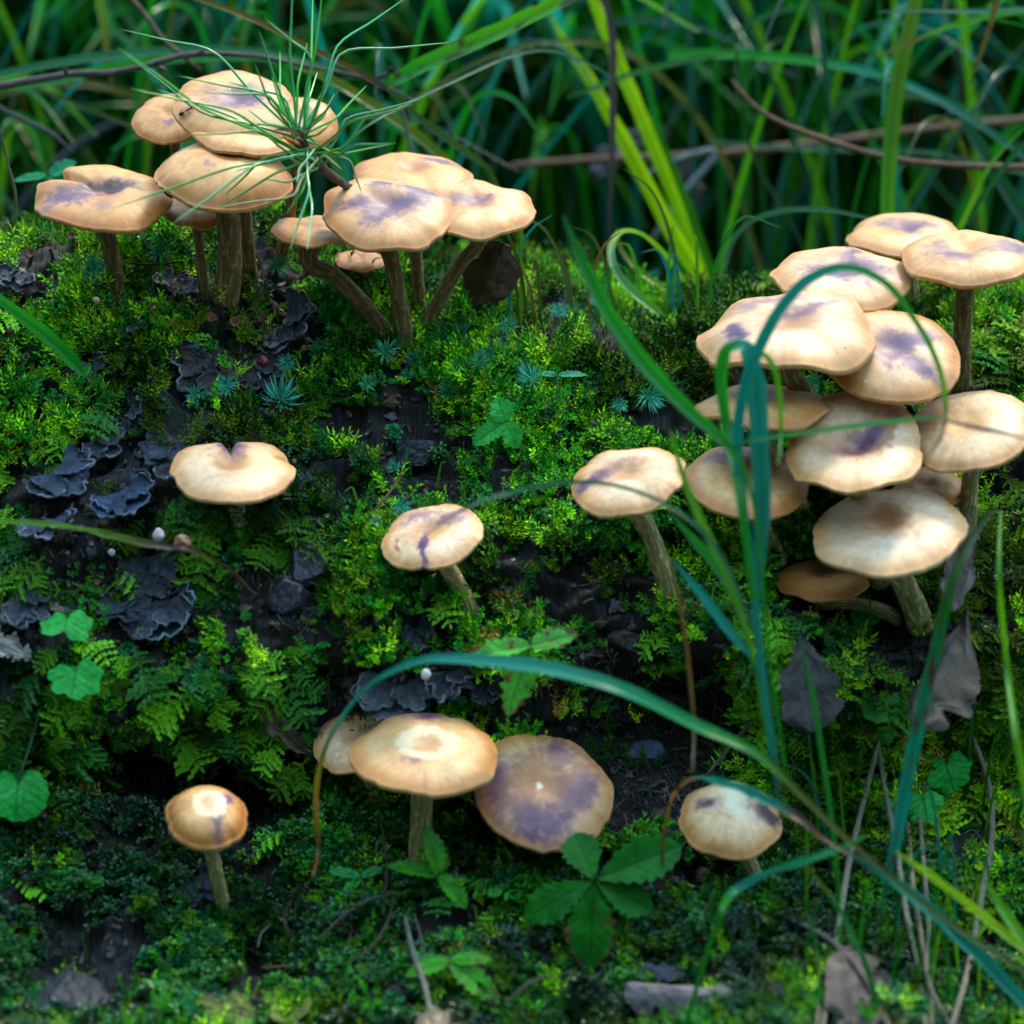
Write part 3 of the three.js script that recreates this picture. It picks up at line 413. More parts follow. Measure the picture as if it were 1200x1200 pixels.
  { k: 't11', c: [963, 677], a: 55, b: 27, base: [1050, 722], dd: 0.004, stem: 9, tone: 0.0, dep: 0.1, bend: 0, stains: [P(0.1, -0.2, 0.4, 0.2, 0, 0.6, 'd')], group: G2, label: 'small dark brown mushroom lowest of the tiers with a grey stem lying sideways' },
  { k: 't12', c: [1088, 572], a: 42, b: 28, base: [1105, 680], dd: 0.012, stem: 9, tone: 0.3, rim: 1, group: G2, label: 'tan mushroom mostly hidden between the saddle shaped and the cream cap' },
  { k: 'curl', c: [418, 867], a: 53, b: 39, base: [442, 952], dd: 0.004, stem: 9, tone: 0.85, roll: -14, bend: 0.25, stains: [P(0.1, -0.1, 0.5, 0.2, 0.4, 0.3, 'b')], group: G3, label: 'cream mushroom with a curled stem tucked behind the ring marked cap' },
  { k: 'ring', c: [498, 881], a: 88, b: 51, base: [488, 1016], stem: 14, tone: 0.5, roll: 2, wave: 0.5, wob: 0.5, veil: 0.46, stains: [P(0.0, -0.8, 0.24, 0.14, 0, 0.8), P(-0.15, 0.36, 0.14, 0.1, 0, 0.5)], group: G3, label: 'wide mushroom with a cream ring mark on its cap and a sturdy stem' },
  { k: 'round', c: [637, 926], a: 83, b: 70, base: [640, 985], dd: -0.012, stem: 9, tone: 0.55, roll: 12, wave: 0.7, stains: [P(0.38, 0.1, 0.26, 0.55, 0.5, 0.7), P(-0.1, 0.52, 0.6, 0.26, 0.25, 0.7), P(-0.7, 0.1, 0.3, 0.3, 0, 0.55), P(0.1, -0.62, 0.3, 0.26, 0, 0.6), P(-0.35, 0.0, 0.2, 0.5, 0.2, 0.5, 'b'), P(0.0, -0.1, 0.4, 0.4, 0, 0.4, 'b'), P(-0.1, 0.02, 0.05, 0.05, 0, 1, 'w')], group: G3, label: 'round flat mushroom blotched with violet above the five fingered leaf' },
  { k: 'tip', c: [856, 959], a: 62, b: 48, base: [884, 1030], stem: 9, tone: 0.65, roll: 4, dome: 0.42, dep: 0.0, wave: 0.5, stains: [P(-0.38, -0.05, 0.24, 0.1, 0, 1, 'd'), P(0.15, 0.02, 0.5, 0.2, 0.15, 0.8, 'w'), P(0.0, -0.4, 0.35, 0.2, 0, 0.8, 'w'), P(0.62, 0.0, 0.26, 0.16, 0.3, 0.9, 'd')], group: G3, label: 'domed mushroom with the dried end of a grass blade lying over its cap' },
  { k: 'button', c: [243, 955], a: 48, b: 41, base: [261, 1076], stem: 9, tone: 0.25, roll: 6, dome: 0.5, dep: -0.02, e: 0.1, wave: 0.3, wob: 0.4, rim: 1, veil: 0.5, stains: [P(0.45, -0.25, 0.16, 0.2, 0.3, 0.75), P(0.25, 0.5, 0.16, 0.3, -0.3, 0.55)], group: G3, label: 'small button mushroom with a cream star in its centre, lowest on the log' },
]) mush[m.k] = mushroom(m);

// ---------------------------------------------------------------- grass blades
const veinTex = dataTex(128, (u, v) => { const k = 0.8 + 0.17 * Math.sin(u * 6.283 * 9) + 0.3 * fbm(u * 14, v * 2, 2, 4), rib = 1 - 0.5 * bump(u, 0.5, 0.04); return [k * rib + 0.05, k * rib + 0.05, k * rib]; }, false);
const veinBump = dataTex(128, gray((u) => 0.5 + 0.3 * Math.sin(u * 6.283 * 9) - 0.4 * bump(u, 0.5, 0.05)));
const bladeMat = new THREE.MeshPhysicalMaterial({ vertexColors: true, map: veinTex, bumpMap: veinBump, bumpScale: 0.0004, side: THREE.DoubleSide, roughness: 1, transmission: 0.45, thickness: 0, clearcoat: 0.6, clearcoatRoughness: 0.25, specularIntensity: 0.05 });
const dryMat = new THREE.MeshStandardMaterial({ vertexColors: true, map: veinTex, bumpMap: veinBump, bumpScale: 0.0003, side: THREE.DoubleSide, roughness: 0.7 });
const GREEN = [0.02, 0.36, 0.02], TEAL = [0.008, 0.34, 0.25], BRIGHT = [0.46, 0.84, 0.006], LIME = [0.16, 0.55, 0.008], DEEP = [0.008, 0.19, 0.02], OLIVE = [0.13, 0.16, 0.015], DRY = [0.32, 0.17, 0.05], BROWN = [0.09, 0.045, 0.025], PURPLE = [0.16, 0.1, 0.11];
function ribbonGeo(pts, { up = 0.5, roll = 0, twist = 0, keel = 0.28, seg = 44, col = GREEN, spot = 0 } = {}) { // pts: [Vector3, width]
  const curve = new THREE.CatmullRomCurve3(pts.map((q) => q[0]), false, 'centripetal'), ws = pts.map((q) => q[1]), stops = Array.isArray(col[0]) ? col : [[0, col]], rows = [];
  for (let j = 0; j <= seg; j++) {
    const t = j / seg, p = curve.getPoint(t), T = curve.getTangent(t), cam = EYE.clone().sub(p).normalize(), n = cam.lerp(V(0, 1, 0), up).normalize();
    let s = T.clone().cross(n).normalize(); const nn = s.clone().cross(T).normalize(), a = roll + twist * t; s = s.multiplyScalar(Math.cos(a)).addScaledVector(nn, Math.sin(a)); const n2 = s.clone().cross(T).normalize();
    rows.push([p, s, n2, Math.max(sampleR(ws, t), 0.00012), t]);
  }
  const L = curve.getLength();
  return grid(6, seg, (i, j) => {
    const [p, s, n, w0, t] = rows[j], x = i / 3 - 1, w = w0 * (1 + 0.1 * noise(t * L * 160, x > 0 ? 3 : 7, ws[1] * 9e3)); let c = lerpStops(stops, t);
    if (spot && noise(t * L * 300, x * 2, spot) > 0.45) c = BROWN;
    return { p: p.clone().addScaledVector(s, x * w / 2).addScaledVector(n, (Math.abs(x) - 0.5) * w * keel), uv: [i / 6, t * L / 0.03], c };
  });
}
function blade(label, pts, o = {}) { // pts: [px, py, depth, width in px]
  const g = ribbonGeo(pts.map(([x, y, d, w]) => [at(x, y, d), MM(w * (d < 0.9 ? 0.72 : 0.85), d)]), o);
  return tag(obj(o.name ?? 'grass_leaf', g, o.dry ? dryMat : bladeMat), label, o.cat ?? 'grass blade', o.group);
}
// in front of the log
blade('long blue green blade arching over the ring marked mushroom, its tip hanging down', [[1215, 1148, .820, 12], [1100, 1072, .825, 10], [1000, 990, .820, 10], [935, 928, .820, 12], [888, 884, .820, 16], [820, 852, .825, 24], [730, 808, .820, 26], [650, 785, .825, 27], [560, 774, .830, 24], [495, 774, .835, 17], [440, 798, .840, 10], [400, 842, .850, 9], [377, 890, .860, 9], [370, 940, .870, 9], [373, 995, .880, 8], [366, 1028, .865, 5], [342, 1055, .890, 4], [334, 1082, .872, 3.5], [350, 1108, .873, 2.5]],
  { up: 0.62, keel: 0.2, seg: 90, col: [[0, OLIVE], [0.16, OLIVE], [0.24, GREEN], [0.4, TEAL], [0.6, TEAL], [0.66, OLIVE], [0.7, [0.3, 0.27, 0.02]], [0.8, [0.26, 0.13, 0.02]], [0.9, [0.2, 0.1, 0.06]], [1, OLIVE]] });
blade('teal blade with a scorched brown edge reaching over the domed mushroom', [[1215, 1190, .825, 22], [1135, 1108, .825, 24], [1065, 1046, .830, 22], [1005, 1006, .820, 9], [965, 982, .825, 6], [930, 955, .830, 14], [880, 930, .840, 22], [840, 916, .825, 17], [815, 912, .850, 8], [797, 922, .835, 6], [785, 945, .860, 6], [777, 985, .870, 6], [778, 1062, .880, 5]],
  { up: 0.45, seg: 80, col: [[0, TEAL], [0.22, TEAL], [0.3, [0.2, 0.08, 0.05]], [0.42, [0.16, 0.09, 0.08]], [0.46, TEAL], [0.64, TEAL], [0.68, DRY], [0.84, [0.42, 0.2, 0.02]], [1, OLIVE]] });
blade('broad soft green blade slanting down across the upper moss', [[660, 252, .820, 5], [682, 305, .820, 18], [715, 370, .820, 25], [760, 432, .820, 26], [805, 478, .820, 22], [842, 512, .820, 15], [866, 540, .820, 9], [885, 600, .820, 6], [900, 760, .825, 6], [920, 900, .825, 6]], { up: 0.15, col: [[0, DEEP], [0.2, GREEN], [1, GREEN]] });
blade('teal blade bowing over the tiered mushrooms to a brown tip', [[905, 886, .825, 10], [893, 800, .825, 11], [884, 700, .825, 13], [872, 600, .825, 15], [864, 510, .825, 18], [880, 432, .825, 20], [915, 362, .825, 21], [950, 327, .825, 20], [990, 314, .825, 17], [1035, 330, .825, 13], [1075, 380, .825, 11], [1100, 430, .825, 10], [1108, 475, .830, 7], [1102, 512, .820, 4], [1090, 533, .820, 2]],
  { up: 0.5, seg: 80, col: [[0, TEAL], [0.5, TEAL], [0.66, GREEN], [0.85, LIME], [0.9, BROWN], [1, BROWN]] });
blade('wide blue ribbon blade folding over and hanging before the brown shaded mushroom', [[884, 705, .823, 10], [868, 590, .820, 15], [852, 500, .837, 17], [845, 440, .835, 20], [853, 410, .833, 24], [872, 406, .830, 27], [884, 440, .829, 30], [890, 520, .829, 32], [893, 600, .830, 27], [889, 670, .832, 18], [885, 720, .835, 8]], { up: 0.6, seg: 70, keel: 0.15, col: [[0, GREEN], [0.4, GREEN], [0.5, TEAL], [1, [0.02, 0.15, 0.1]]] });
blade('short thin green blade curling down beside the blue ribbon blade', [[878, 470, .838, 4], [893, 415, .837, 8], [907, 432, .837, 9], [914, 470, .837, 8], [915, 510, .838, 6], [912, 545, .820, 3]], { col: LIME, up: 0.3 });
blade('stiff green and mauve blade lying level across the tiered mushrooms', [[858, 521, .825, 5], [920, 511, .825, 10], [1000, 500, .825, 12], [1060, 493, .825, 11], [1094, 490, .825, 6], [1130, 499, .825, 10], [1175, 508, .820, 10], [1220, 520, .835, 8]], { up: 0.75, col: [[0, GREEN], [0.6, GREEN], [0.68, PURPLE], [1, [0.14, 0.16, 0.2]]] });
blade('short bright turquoise blade pointing up at the leaning mushroom stem', [[788, 656, .825, 3], [812, 686, .825, 17], [840, 722, .825, 21], [864, 752, .825, 18], [882, 774, .825, 8], [890, 800, .825, 4]], { up: 0.85, col: TEAL });
blade('straight turquoise leaf stalk at the foot of the bent tuft', [[914, 960, .838, 4], [907, 886, .838, 12], [896, 800, .838, 12], [886, 725, .838, 9], [880, 690, .838, 5]], { up: 0.8, col: [0.03, 0.2, 0.12] });
blade('green blade crossing the edge of the leaning mushroom cap', [[786, 505, .825, 4], [795, 540, .825, 9], [812, 590, .825, 12], [838, 645, .825, 13], [858, 690, .825, 10], [880, 760, .825, 7], [898, 860, .825, 5]], { up: 0.25, col: LIME });
blade('shorter green blade joining the tuft just below the leaning cap', [[786, 602, .830, 3], [812, 632, .830, 14], [840, 664, .830, 18], [860, 700, .830, 9], [885, 790, .830, 6]], { up: 0.35, col: GREEN });
blade('thin pale teal blade drawn across the tilted and the leaning mushroom', [[498, 628, .850, 2], [545, 596, .825, 7], [600, 577, .840, 10], [660, 566, .835, 10], [715, 568, .830, 8], [770, 586, .825, 8], [815, 615, .820, 9], [850, 660, .820, 8], [890, 760, .820, 5]], { up: 0.5, col: [0.05, 0.22, 0.09] });
blade('bent teal blade with a sharp kink below the domed mushroom', [[800, 1215, .820, 7], [828, 1120, .825, 9], [846, 1068, .820, 12], [862, 1044, .838, 15], [885, 1030, .838, 17], [935, 1012, .820, 15], [985, 994, .822, 11], [1014, 980, .825, 5]], { up: 0.6, col: [[0, GREEN], [0.35, GREEN], [0.5, TEAL], [1, GREEN]] });
blade('dark teal blade with rusty edges rising before the folded dead leaf', [[1022, 1110, .830, 3], [1034, 1060, .830, 7], [1048, 995, .830, 17], [1060, 930, .830, 23], [1076, 850, .830, 23], [1096, 765, .830, 20], [1112, 695, .830, 18], [1135, 635, .835, 14], [1168, 594, .840, 3]], { up: 0.3, spot: 7, col: [[0, DEEP], [0.3, TEAL], [0.7, DEEP], [1, OLIVE]] });
blade('fresh upright green blade beside the long yellow moss', [[1173, 598, .860, 4], [1171, 680, .835, 8], [1180, 780, .850, 10], [1192, 870, .825, 12], [1212, 980, .840, 12]], { up: 0.2, col: LIME });
blade('slender green blade standing before the grey triangular dead leaf', [[938, 750, .840, 3], [953, 820, .840, 8], [964, 890, .840, 9], [974, 960, .840, 9], [984, 1060, .840, 6]], { up: 0.3, col: GREEN });
blade('vivid green blade slanting across the dry straws', [[1050, 998, .820, 3], [1090, 1026, .820, 12], [1150, 1072, .830, 15], [1220, 1128, .825, 15]], { up: 0.4, col: BRIGHT });
blade('short vivid green blade tip behind the slanting vivid blade', [[1150, 1025, .830, 3], [1168, 1055, .830, 14], [1190, 1088, .825, 18], [1220, 1130, .820, 16]], { up: 0.4, col: LIME });
blade('dark stalk like blade running down between the dry straws', [[945, 1015, .820, 4], [985, 1068, .830, 8], [1010, 1120, .825, 10], [1042, 1225, .820, 10]], { up: 0.3, col: [[0, [0.25, 0.28, 0.03]], [0.3, GREEN], [1, DEEP]] });
blade('olive brown blade hanging straight down beside the lowest moss bank', [[786, 655, .840, 3], [797, 710, .840, 7], [808, 790, .840, 7], [813, 850, .840, 6], [812, 905, .825, 3]], { up: 0.2, col: [[0, OLIVE], [0.4, DRY], [1, OLIVE]] });
blade('green blade tip entering over the lichen and moss shelf', [[-40, 320, .9, 10], [0, 352, .91, 14], [45, 386, .925, 20], [82, 420, .935, 21], [98, 436, .94, 12], [106, 428, .945, 3]], { up: 0.3, col: GREEN });
blade('withered blade, green at its root and purple brown at its twisted end', [[-40, 608, .880, 9], [60, 615, .865, 10], [120, 626, .890, 15], [165, 636, .872, 16], [205, 642, .875, 8], [212, 640, .875, 13], [235, 650, .878, 8], [270, 668, .900, 6], [300, 698, .885, 2]], { up: 0.5, seg: 70, col: [[0, LIME], [0.35, OLIVE], [0.45, PURPLE], [0.75, [0.17, 0.08, 0.04]], [1, BROWN]] });
blade('thin upright green blade between the grey curled lichens', [[180, 322, .98, 3], [177, 390, .97, 4.5], [168, 440, .96, 4.5], [158, 470, .955, 3]], { col: TEAL });
// behind the log
const BG = 'grass blades behind the log';
blade('sunlit lime blade with crossing shadows, the one with its tip in view', [[858, 420, 1.2, 16], [835, 352, 1.2, 22], [785, 265, 1.2, 23], [735, 170, 1.2, 22], [690, 90, 1.2, 17], [662, 48, 1.2, 10], [644, 16, 1.2, 2]], { up: 0.1, roll: 0.5, col: BRIGHT, group: BG });
blade('sunlit lime blade running out of view above the hanging brown leaf', [[855, 420, 1.21, 10], [832, 345, 1.21, 12], [805, 270, 1.21, 15], [770, 180, 1.21, 19], [735, 95, 1.21, 20], [705, 20, 1.21, 18], [685, -40, 1.21, 16]], { up: 0.1, roll: 0.4, col: BRIGHT, group: BG });
blade('deep green blade folded against the sunlit lime pair', [[860, 420, 1.215, 12], [838, 345, 1.215, 18], [808, 255, 1.215, 20], [780, 185, 1.215, 16], [757, 130, 1.215, 5]], { up: 0.1, col: [0.04, 0.24, 0.01], group: BG });
blade('withered brown blade hanging straight down before the lime pair', [[690, -15, 1.15, 8], [708, 2, 1.15, 10], [717, 40, 1.15, 11], [718, 110, 1.15, 10], [717, 190, 1.15, 8], [715, 240, 1.15, 5], [713, 278, 1.15, 2]], { up: 0.1, col: [0.11, 0.06, 0.05], dry: true, group: BG });
blade('broad green blade with a charred edge, snapped at its lower end', [[452, 104, 1.06, 6], [462, 95, 1.06, 20], [500, 75, 1.06, 24], [560, 48, 1.06, 26], [620, 20, 1.06, 24], [690, -15, 1.06, 20]], { up: 0.4, spot: 3, col: [[0, OLIVE], [0.2, GREEN], [1, LIME]], group: BG });
blade('thin brown blade running from the top edge to the snapped blade', [[200, -12, 1.04, 8], [290, 20, 1.045, 10], [350, 50, 1.05, 10], [410, 80, 1.055, 10], [452, 104, 1.06, 8]], { up: 0.5, col: [[0, OLIVE], [0.5, [0.2, 0.12, 0.02]], [1, BROWN]], group: BG });
blade('dark green blade continuing below the snapped blade towards the moss', [[450, 100, 1.07, 6], [500, 145, 1.08, 9], [545, 178, 1.09, 10], [572, 200, 1.1, 8], [600, 270, 1.12, 9], [660, 345, 1.16, 9]], { up: 0.3, col: [0.06, 0.14, 0.02], group: BG });
blade('olive blade slanting down behind the violet star mushroom', [[335, 72, 1.09, 10], [390, 95, 1.1, 13], [440, 125, 1.1, 14], [490, 160, 1.1, 14], [540, 205, 1.1, 12], [600, 265, 1.12, 10], [650, 330, 1.14, 8]], { up: 0.4, col: [0.16, 0.24, 0.012], group: BG });
blade('pale thin blade curving like a needle above the snapped blade', [[395, 178, .99, 3], [430, 148, 1.0, 5], [480, 120, 1.02, 5.5], [540, 92, 1.04, 6], [600, 66, 1.06, 6.5], [650, 61, 1.08, 6], [695, 78, 1.09, 5], [722, 94, 1.1, 2]], { up: 0.6, col: [0.06, 0.24, 0.1], group: BG });
blade('flat teal blade lying along the bare twig at the edge of view', [[-30, 96, 1.14, 14], [60, 76, 1.14, 17], [130, 66, 1.14, 17], [200, 60, 1.14, 16], [280, 60, 1.14, 15], [360, 72, 1.15, 10], [420, 92, 1.16, 3]], { up: 0.6, col: [0.04, 0.22, 0.08], group: BG });
blade('second teal blade tucked under the flat blade beside the bare twig', [[-30, 104, 1.15, 10], [60, 94, 1.15, 14], [130, 80, 1.15, 14], [220, 68, 1.15, 13], [310, 68, 1.155, 10], [400, 80, 1.16, 3]], { up: 0.3, col: GREEN, group: BG });
blade('thin dark stem like blade slanting under the bare twig', [[35, 100, 1.16, 5], [90, 122, 1.16, 7], [150, 145, 1.17, 7], [230, 165, 1.18, 5], [330, 200, 1.2, 5]], { up: 0.3, col: [0.05, 0.13, 0.01], group: BG });
blade('level green blade with a folded end behind the arching red twig', [[782, 66, 1.2, 16], [800, 64, 1.2, 15], [870, 65, 1.2, 16], [950, 72, 1.2, 16], [1030, 88, 1.2, 13], [1090, 112, 1.19, 11], [1150, 148, 1.18, 11], [1230, 205, 1.17, 10]], { up: 0.55, col: [[0, GREEN], [0.4, GREEN], [0.6, TEAL], [1, [0.05, 0.16, 0.1]]], group: BG });
blade('blade sweeping up to the white broken tip above the red twig', [[664, 115, 1.17, 3], [700, 102, 1.17, 8], [750, 84, 1.17, 9], [810, 70, 1.17, 9], [862, 60, 1.17, 9]], { up: 0.5, col: [0.05, 0.26, 0.04], group: BG });
blade('thin dark stalk dropping from the white broken tip', [[863, 58, 1.17, 4], [869, 110, 1.17, 5], [878, 170, 1.175, 5], [900, 215, 1.18, 5], [925, 255, 1.18, 5], [948, 310, 1.19, 5], [965, 370, 1.2, 5]], { up: 0.3, col: [0.03, 0.09, 0.012], group: BG });
blade('tall upright blade with pale streaks above the topmost tier mushroom', [[1038, 330, 1.12, 14], [1040, 250, 1.12, 19], [1043, 180, 1.12, 20], [1052, 100, 1.12, 22], [1064, 40, 1.12, 20], [1080, -30, 1.12, 18]], { up: 0.05, col: [[0, LIME], [0.5, [0.1, 0.28, 0.02]], [1, [0.16, 0.3, 0.015]]], group: BG });
blade('slim pale arc shaped blade beside the upper tier mushrooms', [[847, 372, 1.13, 6], [848, 330, 1.13, 7], [855, 290, 1.12, 8], [878, 262, 1.11, 9], [915, 248, 1.1, 9], [965, 246, 1.09, 8], [1020, 256, 1.08, 4]], { up: 0.5, col: [0.06, 0.22, 0.1], group: BG });
blade('looped pale green blade curling back onto the moss crest', [[828, 372, 1.1, 14], [800, 330, 1.09, 11], [775, 295, 1.08, 9], [750, 274, 1.07, 8], [728, 272, 1.06, 9], [716, 290, 1.05, 11], [722, 318, 1.04, 13], [745, 345, 1.035, 14], [770, 366, 1.03, 12], [788, 390, 1.025, 4]], { up: 0.5, seg: 70, col: [[0, LIME], [0.4, BRIGHT], [0.6, [0.14, 0.34, 0.12]], [1, LIME]], group: BG });
blade('yellow green curled blade inside the looped one', [[722, 268, 1.09, 2], [728, 292, 1.09, 6], [750, 318, 1.085, 8], [780, 338, 1.08, 8], [808, 352, 1.075, 5]], { up: 0.4, col: [[0, DRY], [0.3, [0.3, 0.36, 0.01]], [1, LIME]], group: BG });
blade('pale teal blade lying level at the upper edge of view', [[1030, 14, 1.1, 3], [1080, 13, 1.1, 6], [1140, 14, 1.1, 9], [1230, 9, 1.1, 9]], { up: 0.7, col: [0.07, 0.26, 0.14], group: BG });
blade('drying thin blade with a yellow tip under the level teal one', [[1026, 66, 1.11, 2], [1060, 53, 1.11, 5], [1100, 36, 1.11, 7], [1150, 22, 1.11, 9], [1230, 8, 1.11, 9]], { up: 0.5, col: [[0, [0.4, 0.34, 0.12]], [0.3, DRY], [0.45, LIME], [1, GREEN]], group: BG });
blade('rust speckled blade tip hanging from the upper edge', [[1172, -20, 1.09, 7], [1163, 20, 1.09, 8], [1150, 62, 1.09, 6], [1136, 100, 1.09, 2]], { up: 0.2, spot: 5, col: [0.28, 0.2, 0.03], group: BG });
blade('long level teal blade between the two red twigs', [[830, 166, 1.22, 6], [900, 172, 1.22, 9], [1000, 177, 1.22, 10], [1090, 180, 1.21, 9], [1160, 195, 1.2, 8], [1230, 210, 1.2, 8]], { up: 0.7, col: [0.04, 0.2, 0.08], group: BG });
blade('fine blade rising over the upper tier mushroom, bright at its base', [[1125, 268, 1.11, 7], [1140, 235, 1.11, 7], [1160, 195, 1.11, 5], [1185, 165, 1.11, 4], [1215, 138, 1.11, 2]], { up: 0.3, col: [[0, BRIGHT], [1, GREEN]], group: BG });
blade('dark fine blade crossing the bright based one', [[1132, 265, 1.12, 6], [1155, 225, 1.12, 8], [1185, 185, 1.12, 8], [1230, 140, 1.12, 6]], { up: 0.3, col: DEEP, group: BG });
blade('dark broad blade bending down beside the upper tier mushrooms', [[1122, 128, 1.2, 5], [1135, 150, 1.2, 16], [1160, 190, 1.2, 18], [1190, 240, 1.2, 18], [1230, 300, 1.2, 14]], { up: 0.3, col: [0.02, 0.13, 0.05], group: BG });
blade('folded blade with a blue sheen behind the tall upright one', [[955, 165, 1.28, 8], [980, 130, 1.28, 14], [1004, 108, 1.28, 18], [1040, 107, 1.28, 16], [1110, 120, 1.28, 16], [1190, 150, 1.28, 12]], { up: 0.6, col: [0.02, 0.16, 0.03], group: BG });
blade('yellowed blade tip hanging near the crossing brown stem', [[112, -20, 1.2, 10], [120, 20, 1.2, 12], [125, 60, 1.2, 8], [133, 105, 1.2, 2]], { up: 0.2, col: [[0, LIME], [0.6, [0.3, 0.28, 0.02]], [1, DRY]], group: BG });
{ // more single blades standing behind the log, much alike
  const R = rng(77);
  for (let k = 0; k < 190; k++) {
    const d = 1.17 + 0.7 * R() * R() + 0.1 * R(), x = -120 + 1440 * R(), y = 470 - 140 * R(), lean = (R() - 0.5) * 760, top = 120 - 420 * R() * R(), w = 4 + 10 * R(), arch = R() < 0.68, c = [GREEN, TEAL, LIME, DEEP, GREEN, OLIVE, [0.02, 0.13, 0.09]][Math.floor(R() * 7)], f = 1.3 - 0.25 * d;
    if (x > 540 && x < 800 && d < 1.4) continue;
    const pts = arch ? [[x, y, d, w * 0.8], [x + lean * 0.15, mixn(y, top, 0.5), d, w], [x + lean * 0.45, top + 40, d - 0.04, w], [x + lean * 0.8, top + 35, d - 0.07, w * 0.8], [x + lean * 1.15, top + 95, d - 0.09, w * 0.3]] : [[x, y, d, w * 0.8], [x + lean * 0.25, mixn(y, top, 0.4), d, w], [x + lean * 0.6, mixn(y, top, 0.8), d, w * 0.7], [x + lean, top - 60, d, 1]];
    blade('long green grass blade, one of many out of focus behind the log', pts.map(([a, b, e, q]) => [a, b, e, q * f]), { up: 0.2 + 0.5 * R(), roll: (R() - 0.5) * 1.6, col: tint(c, 0.75 + 0.6 * R()), seg: 22, group: 'blurred grass blades behind the log' });
  }
  // the thicket that fills the clearing
  const geos = [0, 1, 2, 3, 4].map((s) => { const Q = rng(s + 300), gs = []; for (let b = 0; b < 6; b++) { const a = Q() * 6.283, l = 0.15 + 0.55 * Q(), H = 0.6 + 0.5 * Q(), w = 0.016 + 0.022 * Q(), o = V((Q() - 0.5) * 0.2, 0, (Q() - 0.5) * 0.2), dx = V(Math.cos(a), 0, Math.sin(a)), v = 0.7 + 0.6 * Q(); gs.push(ribbonGeo([[o, w * 0.7], [o.clone().addScaledVector(dx, l * 0.2).setY(H * 0.5), w], [o.clone().addScaledVector(dx, l * 0.6).setY(H * 0.92), w * 0.8], [o.clone().addScaledVector(dx, l * 1.1).setY(H * 0.86), w * 0.15]], { up: 0.4, roll: Q() * 3, seg: 9, col: [v, v, v] })); } return mergeGeometries(gs); });
  const its = [];
  for (let k = 0; k < 8500; k++) {
    const z = -0.62 - 5.2 * R() ** 1.7, x = (R() - 0.5) * (1.0 - z * 0.9), S = 0.15 + 0.2 * R() + 0.05 * Math.min(-z, 3), c = [GREEN, TEAL, LIME, DEEP, GREEN, DEEP, [0.14, 0.12, 0.02]][Math.floor(R() * 7)], a = R() * 6.283;
    its.push({ g: k % 5, m: place(V(x, 0.015, z), V((R() - 0.5) * 0.3, 1, (R() - 0.5) * 0.3), V(Math.cos(a), 0, Math.sin(a)), S), c: tint(c, 0.9 + 0.9 * R()) });
  }
  scatter('grass', 'dense dark green grass filling the clearing behind the log', geos, bladeMat, its);
}

// ---------------------------------------------------------------- twigs, stems and straws
const barkMat = new THREE.MeshStandardMaterial({ vertexColors: true, map: dataTex(128, gray((u, v) => 0.55 + 0.4 * fbm(u * 9, v * 22, 3, 4))), bumpMap: soilBump, bumpScale: 0.0006, roughness: 0.7 });
function stick(name, label, cat, pts, r, col, o = {}) { // pts: [px, py, depth], radius in px
  return tag(obj(name, tube(pts.map(([x, y, d]) => at(x, y, d)), r.map((q) => MM(q, pts[0][2])), { seg: o.seg ?? 40, sides: 8, rough: o.rough ?? 0.12, seed: pts[0][0], col }), barkMat), label, cat, o.group);
}
{
  const pts = [[-30, 106, 1.07], [40, 94, 1.07], [80, 87, 1.07], [130, 85, 1.07], [175, 76, 1.07], [210, 66, 1.07], [240, 63, 1.07], [300, 66, 1.07], [360, 78, 1.075], [420, 90, 1.08], [460, 105, 1.08], [490, 122, 1.08]];
  const t = thing('bare_twig', 'bare knobbly grey brown twig stretching over the cluster', 'twig', at(200, 68, 1.07)), c = [0.15, 0.095, 0.09];
  obj('stem', tube(pts.map((q) => at(...q)), [4.6, 4.6, 4.2, 4, 4, 3.4, 3, 2.6, 2.2, 1.8, 1.3].map((q) => MM(q, 1.07)), { seg: 90, sides: 10, rough: 0.25, seed: 4, col: c }), barkMat, t);
  for (const [a, b] of [[[78, 86], [76, 80]], [[178, 77], [186, 71]], [[186, 79], [195, 82]], [[226, 66], [240, 59]], [[440, 92], [455, 86]], [[455, 86], [458, 79]]]) obj('spur', tube([at(...a, 1.068), at(...b, 1.064)], [MM(3, 1.07), MM(1.6, 1.07)], { seg: 6, rough: 0.2, col: c }), barkMat, t);
}
stick('red_twig', 'smooth reddish twig arching down towards the upper tier mushrooms', 'twig', [[856, 92, 1.13], [868, 108, 1.13], [888, 128, 1.13], [920, 146, 1.13], [980, 168, 1.13], [1040, 185, 1.13], [1110, 193, 1.13], [1230, 197, 1.13]], [3, 3, 3.6, 3.6, 3.8, 4, 4.2], [0.24, 0.105, 0.05]);
stick('red_twig', 'long level reddish stem out of focus, crossing behind the lime blades', 'twig', [[590, 195, 1.26], [700, 187, 1.26], [830, 181, 1.26], [960, 168, 1.26], [1080, 152, 1.26], [1230, 138, 1.26]], [4, 5, 5.4, 5.4, 5], [0.26, 0.12, 0.06]);
stick('dark_twig', 'thin blue black twig poking in below the bare grey twig', 'twig', [[-20, 118, 1.12], [30, 142, 1.12], [62, 158, 1.12], [86, 180, 1.12]], [2.8, 2.8, 2.8, 2], [0.03, 0.035, 0.05]);
stick('dark_branch', 'blurred dark branch rising behind the notched mushroom', 'branch', [[20, 250, 1.3], [60, 200, 1.3], [100, 165, 1.3], [142, 140, 1.3]], [7, 7, 6, 4], [0.03, 0.035, 0.05]);
stick('brown_stem', 'thin brown plant stem slanting down to the bare twig', 'stem', [[145, -12, 1.11], [170, 18, 1.11], [190, 45, 1.11], [215, 66, 1.11], [236, 84, 1.12]], [3.2, 3.2, 2.8, 2.2], [0.16, 0.095, 0.05]);
